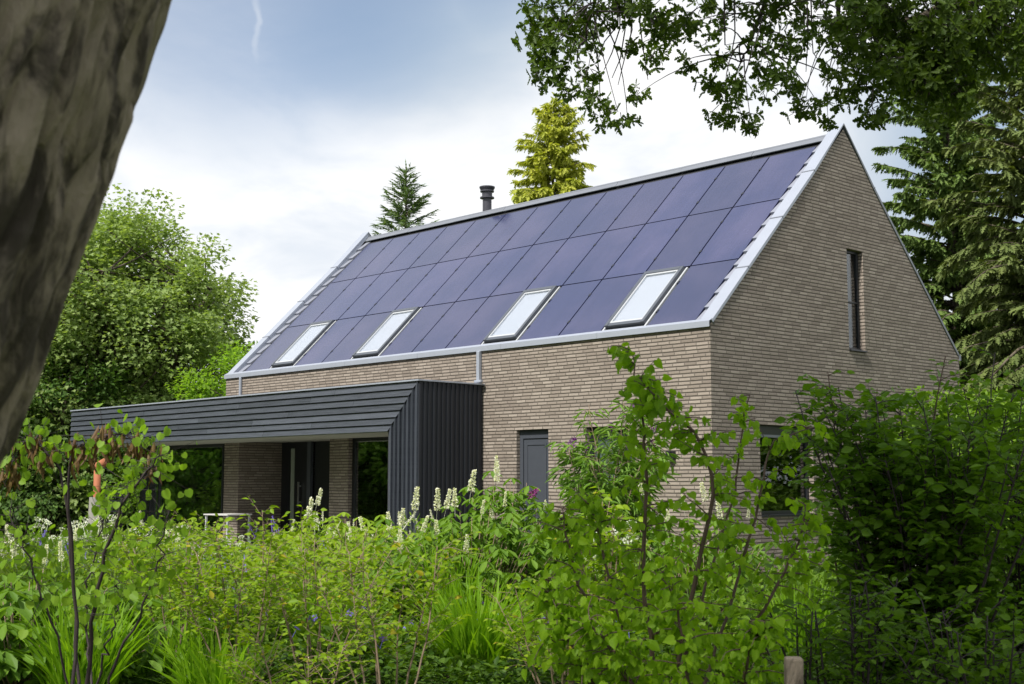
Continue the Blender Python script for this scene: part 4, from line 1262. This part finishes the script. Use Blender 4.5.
# ================================================================== GARDEN
# --- heart-leaved shrub in the middle
def heart_shrub():
    d = 6.2
    base = at(665, d)
    rng = np.random.default_rng(41)
    root = empty('katsura_shrub', base, 'tall light green shrub with hanging heart shaped leaves before the house corner', 'shrub')
    st, lf = MB(), MB()
    b = np.array(base)
    def stem(path, r0, dens=1.0, start=0):
        P = np.array([p3(px, py, dd) if py < 1500 else at(px, dd) for px, py, dd in path])
        n = 22
        t = np.linspace(0, len(P) - 1, n); k = np.minimum(t.astype(int), len(P) - 2); f = (t - k)[:, None]
        Q = P[k] * (1 - f) + P[k + 1] * f
        for _ in range(2): Q[1:-1] = (Q[:-2] + Q[1:-1] * 2 + Q[2:]) / 4
        Q[1:-1] += rng.normal(0, .006, (n - 2, 3))
        tube(st, Q - b, np.linspace(r0, .0025, n), 6)
        for i in range(start, n):
            for rep in range(3):
                if rng.uniform() > dens: continue
                a = rng.uniform(0, 2 * PI)
                tl = rng.uniform(.06, .30) * (1.15 - .75 * i / n)
                tw = arc(Q[i], (math.cos(a), math.sin(a), rng.uniform(-.1, .9)), tl, 5, rng, .16, (0, 0, -.10))
                tube(st, tw - b, np.linspace(.0035, .0015, 5), 4)
                m = max(3, int(tl / .015))
                ts = np.linspace(.15, 1, m) * 3.999; kk = ts.astype(int); fr = (ts - kk)[:, None]
                Pq = tw[kk] * (1 - fr) + tw[np.minimum(kk + 1, 4)] * fr
                Pq = Pq + rng.normal(0, .014, (m, 3)) + np.array([0, 0, -.008])
                D = rng.normal(0, .5, (m, 3)) + np.array([0, 0, -.9]) + unit(tw[-1] - tw[0]) * .4
                hor = rng.normal(0, 1, (m, 3)); hor[:, 2] = .35
                add_leaves(lf, T_HEART, Pq - b, D, hor, rng.uniform(.028, .047, m))
                # leaf stalks
    stem([(662, 1800, d), (655, 690, 6.2), (640, 560, 6.2), (648, 470, 6.1), (640, 400, 6.1), (632, 352, 6.1)], .014, 1, 3)
    stem([(660, 1800, d), (668, 700, 6.1), (690, 600, 6.0), (715, 500, 5.9), (705, 440, 5.9), (662, 405, 5.9), (640, 378, 5.9)], .014, 1, 3)
    stem([(668, 1800, d), (700, 690, 6.4), (740, 580, 6.5), (762, 480, 6.5), (772, 440, 6.6), (812, 428, 6.6)], .010, .45, 3)
    stem([(668, 1800, d), (710, 690, 6.0), (770, 600, 5.9), (800, 540, 5.9), (805, 505, 5.9)], .011, .8, 3)
    stem([(655, 1800, d), (620, 690, 6.0), (585, 600, 5.9), (566, 540, 5.9), (562, 508, 5.9)], .011, 1, 3)
    stem([(655, 1800, d), (640, 690, 6.5), (612, 600, 6.6), (598, 520, 6.6), (590, 500, 6.6)], .011, 1, 3)
    stem([(662, 1800, d), (680, 690, 6.6), (700, 600, 6.7), (735, 500, 6.8), (740, 430, 6.8), (750, 395, 6.8)], .010, .45, 3)
    stem([(655, 1800, d), (600, 690, 5.7), (560, 620, 5.6), (545, 580, 5.6)], .010, 1, 4)
    stem([(662, 1800, d), (690, 700, 5.6), (680, 620, 5.5), (665, 560, 5.5)], .010, 1, 4)
    stem([(662, 1800, d), (640, 700, 5.6), (610, 650, 5.5), (590, 620, 5.5)], .010, 1, 4)
    stem([(662, 1800, d), (740, 700, 5.6), (750, 640, 5.5), (770, 625, 5.5)], .010, 1, 4)
    st.build('stems', M['bark_twig'], root, True); lf.build('foliage', M['l_heart'], root)


heart_shrub()

# --- shrub with round leaves and hanging pods on the left
def redbud():
    d = 7.2
    base = at(88, d); b = np.array(base)
    rng = np.random.default_rng(43)
    root = empty('redbud_shrub', base, 'shrub of round lime leaves with brown seed pods hanging from arching dark branches', 'shrub')
    st, lf = MB(), MB()
    def stem(path, r0, leafy=(0.35, 1.0), n_l=2, pod=False):
        pods = MB()
        P = np.array([p3(px, py, dd) if py < 1200 else at(px, dd) for px, py, dd in path])
        n = 24
        t = np.linspace(0, len(P) - 1, n); k = np.minimum(t.astype(int), len(P) - 2); f = (t - k)[:, None]
        Q = P[k] * (1 - f) + P[k + 1] * f
        for _ in range(2): Q[1:-1] = (Q[:-2] + Q[1:-1] * 2 + Q[2:]) / 4
        Q[1:-1] += rng.normal(0, .008, (n - 2, 3))
        tube(st, Q - b, np.linspace(r0, .003, n), 6)
        for i in range(int(leafy[0] * n), n):
            for _ in range(n_l * 3):
                e = Q[i] + rng.normal(0, .075, 3) * np.array([1, 1, .8])
                tube(st, np.array([Q[i], e]) - b, [.0018, .001], 3)
                D = np.array([[0, 0, -1.0]]) + rng.normal(0, .5, (1, 3))
                N = rng.normal(0, 1, (1, 3)); N[0, 2] = .45
                N = N * .6 + (CAM - e)[None] / 7 * .35
                add_leaves(lf, T_ROUND, (e - b)[None], D, N, rng.uniform(.030, .050))
            if pod and rng.uniform() < .75:
                m = rng.integers(6, 14)
                Pp = np.tile(Q[i] - b, (m, 1)) + rng.normal(0, .03, (m, 3))
                D = np.tile([0, 0, -1.0], (m, 1)) + rng.normal(0, .16, (m, 3))
                add_leaves(pods, T_NARROW, Pp, D, rng.normal(0, 1, (m, 3)), rng.uniform(.08, .125, m))
        if pod: pods.build('seed_pods', M['pod'], root)
    # two arching branches carry the pods
    stem([(82, 1300, d), (76, 660, 7.2), (74, 560, 7.2), (70, 500, 7.1), (66, 455, 7.1), (88, 440, 7.1), (112, 432, 7.0), (140, 440, 7.0), (154, 458, 7.0)], .011, (.55, 1), 3, True)
    stem([(86, 1300, d), (78, 650, 7.3), (70, 540, 7.3), (62, 470, 7.3), (40, 438, 7.3), (22, 446, 7.3), (10, 470, 7.3)], .010, (.55, 1), 3, True)
    stem([(90, 1300, d), (88, 660, 7.0), (98, 590, 6.9), (112, 530, 6.8), (126, 495, 6.8), (150, 470, 6.8), (160, 455, 6.8)], .013, (.45, 1), 2)
    stem([(92, 1300, d), (90, 670, 7.4), (86, 600, 7.5), (98, 540, 7.5), (110, 500, 7.5)], .008, (.4, 1), 2)
    stem([(88, 1300, d), (70, 680, 6.9), (45, 600, 6.8), (25, 545, 6.8), (10, 510, 6.8)], .008, (.5, 1), 2)
    stem([(88, 1300, d), (110, 680, 7.0), (140, 610, 6.9), (158, 560, 6.9), (170, 510, 6.9)], .008, (.6, 1), 2)
    stem([(88, 1300, d), (95, 680, 6.9), (110, 640, 6.8), (120, 600, 6.8), (118, 580, 6.8)], .007, (.6, 1), 1)
    st.build('stems', M['bark_dark'], root, True); lf.build('foliage', M['l_cercis'], root)


redbud()

# --- big dark shrub at the right
shrub('viburnum_shrub', 'large dense dark green shrub filling the lower right corner', 'shrub', at(922, 7.6), 51, 44, 2.0, 0.64, T_OVATE, 0.068, M['l_dark'], M['bark_dark'],
      twigs=30, twig_len=0.34, per_twig=20, droop=0.15, from_t=0.12, pull_z=0.03)
shrub('viburnum_shrub', 'dark green shrub at the very right edge behind the corner shrub', 'shrub', at(1035, 8.6), 52, 30, 2.2, 0.6, T_OVATE, 0.062, M['l_dark'], M['bark_dark'],
      twigs=24, twig_len=0.34, per_twig=13, droop=0.15, from_t=0.12)
shrub('privet_shrub', 'mid green shrub with upright shoots reaching over the gable wall', 'shrub', at(872, 8.4), 53, 7, 2.25, 0.5, T_OVATE, 0.062, M['l_bud'], M['bark_twig'],
      twigs=20, twig_len=0.28, per_twig=10, droop=0.05, from_t=0.3)
shrub('dogwood_shrub', 'low dark green shrub at the bottom right below the larger one', 'shrub', at(840, 6.6), 54, 20, 1.05, 0.45, T_OVATE, 0.055, M['l_dark'], M['bark_dark'],
      twigs=14, twig_len=0.3, per_twig=11, droop=0.15, from_t=0.2)
shrub('dogwood_shrub', 'fresh green shrub low at the right edge', 'shrub', at(985, 6.4), 55, 20, 0.95, 0.45, T_OVATE, 0.055, M['l_dark'], M['bark_dark'],
      twigs=14, twig_len=0.3, per_twig=11, droop=0.15, from_t=0.2)

# --- butterfly bush before the wall
bud, tips = shrub('butterfly_bush', 'loose bush of narrow leaves with dark violet flowers before the brick wall', 'shrub', at(612, 15.5), 61, 22, 2.35, 0.42, T_NARROW, 0.155, M['l_bud'], M['bark_pale'],
                  twigs=24, twig_len=0.34, per_twig=14, droop=0.35, from_t=0.2)
rngb = np.random.default_rng(3)
for i in range(9):
    t = tips[i * 2]
    o = spike_mesh(70 + i, 0.11, 0.028, None, 70).build('flower_spike', M['purple'], bud); o.location = tuple(t); o.rotation_euler = (rngb.uniform(-1, 1), rngb.uniform(-1, 1), 0)
shrub('yellow_shrub', 'small bush of yellowish orange tinted leaves before the butterfly bush', 'shrub', at(608, 13.2), 62, 12, 1.35, 0.4, T_OVATE, 0.085, M['l_yel'], M['bark_pale'],
      twigs=12, twig_len=0.3, per_twig=9, droop=0.2)
b2, t2 = shrub('butterfly_bush', 'small bush with a magenta flower before the grey side door', 'shrub', at(552, 15.5), 63, 12, 1.15, 0.4, T_NARROW, 0.16, M['l_bud'], M['bark_pale'],
               twigs=14, twig_len=0.35, per_twig=10, droop=0.3)
o = spike_mesh(90, 0.2, 0.035, None, 110).build('flower_spike', plain('magenta petals', (0.22, 0.02, 0.16), 0.6), b2)
o.location = tuple(p3(531, 496, 15.5) - at(552, 15.5)); o.rotation_euler = (0.4, 1.2, 0)

# --- bottlebrush buckeyes with cream spikes
def buckeye(label, px, d, seed, height, spread, n, spikes, leaf=0.15, mat_=None, hl=0.22):
    rng = np.random.default_rng(seed)
    root = empty('buckeye_shrub', at(px, d), label, 'shrub')
    st, lf = MB(), MB()
    for i in range(n):
        a = rng.uniform(0, 2 * PI); r = spread * math.sqrt(rng.uniform(0, 1))
        hgt = height * (1 - .35 * (r / spread) ** 2) * rng.uniform(.45, 1.0)
        e = np.array([math.cos(a) * r, math.sin(a) * r, hgt])
        pts = np.array([e * [.1, .1, 0], e * [.6, .6, .45], e])
        tube(st, pts, [.008, .006, .003], 4)
        for q in range(3):
            pe = e + rng.normal(0, .05, 3) - np.array([0, 0, q * .1])
            k = 5; aa = rng.uniform(0, 6.28) + np.arange(k) * 2 * PI / k
            D = np.stack([np.cos(aa), np.sin(aa), rng.uniform(-.5, -.05, k)], -1)
            N = np.tile([0, 0, 1.0], (k, 1)) + D * .3 + rng.normal(0, .15, (k, 3))
            add_leaves(lf, T_BUCK, np.tile(pe, (k, 1)), D, N, leaf * rng.uniform(.7, 1.15, k))
    st.build('stems', M['bark_pale'], root, True); lf.build('foliage', mat_ or M['l_buck'], root)
    base = np.array(at(px, d)); pr = None
    for (sx, sy, hp) in spikes:
        dd = d - rng.uniform(.1, spread * .8)
        p = p3(sx, sy, dd) - base
        hh = hp * dd / FPX * rng.uniform(.7, 1.0)
        if pr is None:
            pr = spike_mesh(seed, 1.0, 0.14, None, 260).build('flower_spike', M['cream'], root); o = pr
        else:
            o = pr.copy(); COL.objects.link(o); o.parent = root
        o.location = tuple(p - np.array([0, 0, hh])); o.scale = (hh, hh, hh); o.rotation_euler = (rng.normal(0, .16), rng.normal(0, .16), rng.uniform(0, 6)); o.scale[0] *= rng.uniform(.7, 1.15)
    return root


buckeye('leafy bush topped by cream flower candles before the black porch side', 470, 14.5, 101, 1.35, 1.15, 120,
        [(415, 487, 24), (437, 488, 22), (446, 489, 26), (471, 470, 22), (497, 456, 24), (423, 515, 16), (437, 520, 20), (455, 488, 22), (482, 500, 15), (466, 535, 18), (401, 530, 18), (505, 492, 14)])
buckeye('taller leafy bush with few cream candles left of the grey side door', 503, 15.6, 102, 1.72, 0.6, 60,
        [(497, 461, 24), (520, 520, 14), (545, 500, 12), (492, 505, 14)])
buckeye('leafy bush with pale candles near the glazed window right of the entrance', 352, 17, 103, 1.15, 1.1, 100,
        [(317, 488, 18), (308, 497, 22), (402, 508, 20), (390, 512, 22), (335, 520, 18), (366, 516, 20), (350, 528, 15)], 0.13, M['l_bright'])
buckeye('dark leafy bush with pale flower candles at the left edge', 28, 10.2, 104, 0.9, 1.0, 120,
        [(62, 542, 22), (45, 545, 20), (16, 540, 20), (8, 525, 18), (92, 560, 14), (75, 528, 16)], 0.17)
buckeye('leafy bush with white candles before the house corner', 700, 14.5, 105, 1.25, 1.0, 110,
        [(640, 478, 16), (705, 482, 20), (684, 494, 18), (720, 500, 20), (668, 508, 14), (748, 505, 15)], 0.13)

# --- yellow-green multi-stem shrubs
YL = [(245, 9.6, 1.28, 0.55, 'yellow green shrub on pale stems before the porch entrance', 0.055),
      (388, 8.2, 1.15, 0.60, 'yellow green shrub with brown forking stems left of the centre', 0.050),
      (315, 10.5, 1.2, 0.70, 'bright green shrub between the two brown stemmed shrubs', 0.055),
      (175, 11.5, 1.20, 0.60, 'fine leaved green shrub behind the redbud', 0.055),
      (292, 7.6, 0.70, 0.40, 'low yellow green shrub on thin stems at the bottom left of centre', 0.042),
      (560, 9.8, 0.85, 0.50, 'low green shrub left of the katsura stems', 0.05)]
for i, (px, d, hh, sp_, lab, lf_) in enumerate(YL):
    shrub('spindle_shrub', lab, 'shrub', at(px, d), 120 + i, (9, 7, 9, 9, 4, 9)[i], hh, sp_, T_OVATE, lf_, M['l_yel'], M['bark_pale'], twigs=19, twig_len=0.34, per_twig=13,
          droop=0.1, from_t=(0.48, 0.5, 0.42, 0.35, 0.5, 0.35)[i], stem_r=0.009, twig_pull=-0.02)

# --- iris clumps
IR = [(478, 10.9, 0.86, 0.58, 330, 'largest clump of bright sword leaves at the bottom centre'),
      (452, 13.6, 0.98, 0.50, 240, 'clump of sword leaves behind the largest clump'),
      (88, 9.4, 0.82, 0.48, 230, 'clump of sword leaves at the foot of the redbud'),
      (222, 9.4, 0.62, 0.45, 200, 'clump of sword leaves at the bottom edge left of centre'),
      (165, 10.4, 0.62, 0.28, 70, 'sparse clump of sword leaves at the bottom left'),
      (520, 13.8, 0.60, 0.36, 120, 'clump of sword leaves right of the centre bed'),
      (318, 12.6, 0.80, 0.36, 130, 'clump of sword leaves among the yellow green shrubs'),
      (28, 8.2, 0.35, 0.3, 60, 'few sword leaves in the bottom left corner'),
      (800, 12.0, 0.80, 0.4, 130, 'clump of sword leaves below the large gable window'),
      (178, 14.8, 0.95, 0.42, 190, 'clump of dark sword leaves behind the plant label')]
for i, (px, d, hh, sp_, n, lab) in enumerate(IR):
    blades('iris_clump', lab, 'plant', at(px, d), 140 + i, n, hh, sp_, 0.026, M['l_iris'], base_r=0.2)

# --- meadow grass at the left and grasses by the terrace
for i, (px, d, hh, n) in enumerate([(20, 17, .75, 320), (60, 18.5, .7, 320), (-15, 18, .8, 300), (100, 20, .7, 300), (30, 21, .75, 300), (250, 20, .6, 250), (300, 22, .7, 250)]):
    blades('grass_tuft', 'tall pale meadow grass tuft left of the terrace', 'grass', at(px, d), 160 + i, n, hh, 0.35, 0.012, M['l_grass'], 'meadow grass tufts', base_r=0.55)

# --- perennials
rng = np.random.default_rng(200)
protos = [
    perennial('cranesbill', 'low mound of green leaves with small violet flowers in the bed', 'plant', at(415, 11.6), 201, 0.38, 0.45, T_ROUND, 0.06, 500, M['l_per'], 'cranesbill mounds with violet flowers', 'violet', 9, fl_r=0.030),
    perennial('white_perennial', 'green perennial with flat white flower heads in the bed', 'plant', at(590, 13.5), 202, 0.75, 0.42, T_OVATE, 0.075, 560, M['l_per'], 'perennials with white flower heads', 'head', 9, fl_r=0.045),
    perennial('leafy_perennial', 'leafy green perennial mound filling the bed', 'plant', at(300, 15), 203, 0.62, 0.55, T_OVATE, 0.085, 620, M['l_per'], 'green perennial mounds'),
    perennial('bright_perennial', 'yellow green perennial mound in the sunny bed', 'plant', at(240, 17), 204, 0.7, 0.5, T_OVATE, 0.07, 620, M['l_bright'], 'yellow green perennial mounds'),
    perennial('grey_perennial', 'grey green mound with thin violet flower spikes', 'plant', at(210, 18), 205, 0.55, 0.4, T_NARROW, 0.11, 520, M['l_grey'], 'grey green mounds with violet spikes', 'lav', 8, fl_h=.16, fl_r=.018),
    perennial('foxtail_perennial', 'green perennial topped by slim cream spikes', 'plant', at(380, 19), 206, 0.85, 0.42, T_NARROW, 0.13, 560, M['l_bright'], 'perennials with slim cream spikes', 'spike', 5, fl_h=.20, fl_r=.022),
]
plan = {0: [(555, 11.6), (600, 12.0), (640, 12.6), (470, 12.2), (505, 12.6), (355, 11.2), (880, 11.5), (840, 13.4), (235, 12.4), (920, 12.8)],
        1: [(612, 14.6), (575, 15.6), (520, 16.8), (75, 19), (110, 21), (45, 23.5), (140, 22.5), (95, 25), (930, 13.5), (230, 21.5), (15, 24.5), (65, 21.5), (640, 16.5), (175, 24)],
        2: [(120, 12.4), (60, 12.8), (200, 13.2), (260, 12.6), (345, 13.2), (400, 14.4), (440, 16), (560, 14), (640, 13.8), (700, 12.4), (760, 13), (820, 14.5), (780, 16), (720, 17.5), (530, 18.6), (10, 13.5),
            (150, 14.2), (480, 17.4), (600, 17.6), (900, 15), (50, 15), (670, 18.2), (850, 16.8)],
        3: [(200, 16), (160, 18.6), (260, 19), (300, 17.4), (340, 19.4), (120, 17), (60, 16.6), (220, 23.5), (280, 22.5), (370, 17.6), (400, 21), (340, 23.5), (430, 19.6), (15, 21), (130, 26), (195, 27), (470, 19.6), (240, 14.8)],
        4: [(95, 17.8), (140, 19.8), (180, 21), (320, 20.6), (365, 20), (270, 24), (225, 15.4), (45, 18.8), (330, 18)],
        5: [(345, 20.4), (400, 19), (420, 20.2), (310, 21.4), (130, 15.8), (25, 15.8), (160, 16.4), (290, 19.6)]}
for k, spots in plan.items():
    for (px, d) in spots:
        c = copy_tree(protos[k]); c.location = tuple(at(px + rng.uniform(-6, 6), d)); c.rotation_euler.z = rng.uniform(0, 6.28)
        s_ = rng.uniform(.8, 1.2); c.scale = (s_, s_, s_ * rng.uniform(.9, 1.15))

# --- ground cover
def cover():
    rng = np.random.default_rng(300)
    mb = MB()
    n = 70000
    d = 9.0 + 24 * rng.uniform(0, 1, n) ** 1.5; px = rng.uniform(-160, 1180, n)
    v0 = unit(np.array([FWD[0], FWD[1], 0.0])); r0 = np.array([RIGHT[0], RIGHT[1], 0])
    P = CAM * [1, 1, 0] + v0 * d[:, None] + r0 * ((px - 512) / FPX * d)[:, None]
    keep = ~((P[:, 1] > -2.35) & (P[:, 0] < 0.1)) & ~((P[:, 0] > -21.5) & (P[:, 0] < -5.2) & (P[:, 1] > -2.4))
    P = P[keep]; n = len(P)
    hgt = np.array([0.10 + 0.13 * (mnoise.noise(Vector((p[0] * .7, p[1] * .7, 3))) + .6) for p in P])
    P[:, 2] = hgt * rng.uniform(0.1, 1.2, n)
    D = rng.normal(0, 1, (n, 3)); D[:, 2] = rng.uniform(-.1, .8, n)
    N = np.array([0, 0, 1.0]) + rng.normal(0, .45, (n, 3))
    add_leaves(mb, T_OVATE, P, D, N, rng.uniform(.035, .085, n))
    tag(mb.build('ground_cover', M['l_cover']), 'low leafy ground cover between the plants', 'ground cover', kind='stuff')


cover()

# ================================================================== SMALL THINGS
# wooden post
h = HM(); h.box((-.030, -.030, -.1), (.030, .030, 0.90)); 
post = h.build('wooden_post', M['wood_post'], None, 0.008)
post.location = tuple(at(785, 5.0)); post.rotation_euler = (0.02, 0.015, 0.75)
tag(post, 'weathered square wooden post at the bottom edge', 'post')
# plant label
t = empty('plant_label', at(200, 13.6), 'small black plant label on a stake in the bed', 'plant label', rz=0.72)
h = HM(); h.box((-.006, -.004, 0), (.006, .004, 0.78)); h.build('stake', M['frame_black'], t)
h = HM(); h.box((-.055, -.006, .775), (.055, .006, .815), F=lambda p: (p[0], p[1] + (p[2] - .775) * .6, p[2])); h.build('plate', M['frame_black'], t)
# terracotta pipe
d = 27
t = empty('terracotta_pipe', at(97, d), 'terracotta pipe with angled top standing among white flowers', 'garden ornament')
def tub(pts, r, nm, sides=18):
    mb = MB(); tube(mb, pts, r, sides); return mb.build(nm, M['terracotta'], t, True)
tub([(0, 0, 0), (0, 0, .5), (0.01, 0, 1.2), (0, 0, zat(468, d))], [.075, .07, .065, .065], 'pipe')
zt = zat(466, d)
rt = np.array([RIGHT[0], RIGHT[1], 0])
tub([(-rt * .07 + [0, 0, zt - .03]), (np.array([0, 0, zt])), (rt * .15 + [0, 0, zt + .07])], [.07, .07, .085], 'elbow')
h = HM(); h.cyl((0, 0), .16, 0.0, zat(497, d), 18, .13); h.build('plinth', M['paving'], t)
# slatted chair on the terrace by the corner post
t = empty('garden_chair', (-18.9, -0.85, 0.03), 'black slatted chair beside the porch corner post', 'chair', rz=0.5)
for sx in (-.24, .24):
    h = HM(); h.box((sx - .02, .2, 0), (sx + .02, .24, 1.25)); h.build('leg', M['frame_black'], t)
    h = HM(); h.box((sx - .02, -.24, 0), (sx + .02, -.2, .62)); h.build('leg', M['frame_black'], t)
h = HM(); h.box((-.25, -.26, .44), (.25, .19, .47)); h.build('seat', M['frame_black'], t)
h = HM()
for i in range(7): h.box((-.218, .205, .60 + i * .09), (.218, .225, .64 + i * .09))
h.build('backrest', M['frame_black'], t)
# white table by the porch recess
t = empty('garden_table', (-13.5, -0.6, 0.03), 'small white table in front of the entrance recess', 'table', rz=0.1)
h = HM(); h.box((-.45, -.35, .71), (.45, .35, .74)); h.build('tabletop', M['blind'], t, .004)
for sx in (-.40, .40):
    for sy in (-.30, .30):
        h = HM(); h.box((sx - .02, sy - .02, 0), (sx + .02, sy + .02, .709)); h.build('leg', M['light_frame'], t)

# ------------------------------------------------------------------ labels of the repeated plants: place in the row, counted from the left
ORD = ['leftmost', 'second', 'third', 'fourth', 'fifth', 'sixth', 'seventh', 'eighth', 'ninth', 'tenth', 'eleventh', 'twelfth', 'thirteenth', 'fourteenth', 'fifteenth',
       'sixteenth', 'seventeenth', 'eighteenth', 'nineteenth', 'twentieth', 'twenty-first', 'twenty-second', 'twenty-third', 'twenty-fourth', 'twenty-fifth', 'twenty-sixth', 'twenty-seventh', 'twenty-eighth', 'twenty-ninth']
SHORT = {'green perennial mounds': 'leafy green perennial mound in the bed', 'cranesbill mounds with violet flowers': 'low cranesbill mound with violet flowers',
         'perennials with white flower heads': 'green perennial with flat white flower heads', 'grey green mounds with violet spikes': 'grey green mound with thin violet spikes',
         'perennials with slim cream spikes': 'green perennial topped by slim cream spikes', 'yellow green perennial mounds': 'yellow green perennial mound',
         'meadow grass tufts': 'tall pale meadow grass tuft'}
for gname, base_lab in SHORT.items():
    its = [o for o in S.objects if o.get('group') == gname and o.parent is None]
    def col_(o):
        v = np.array(o.location) - CAM
        return (v @ RIGHT) / (v @ FWD)
    its.sort(key=col_)
    for i, o in enumerate(its):
        o['label'] = base_lab + (', leftmost of its kind' if i == 0 else ', ' + ORD[i] + ' of its kind from the left')
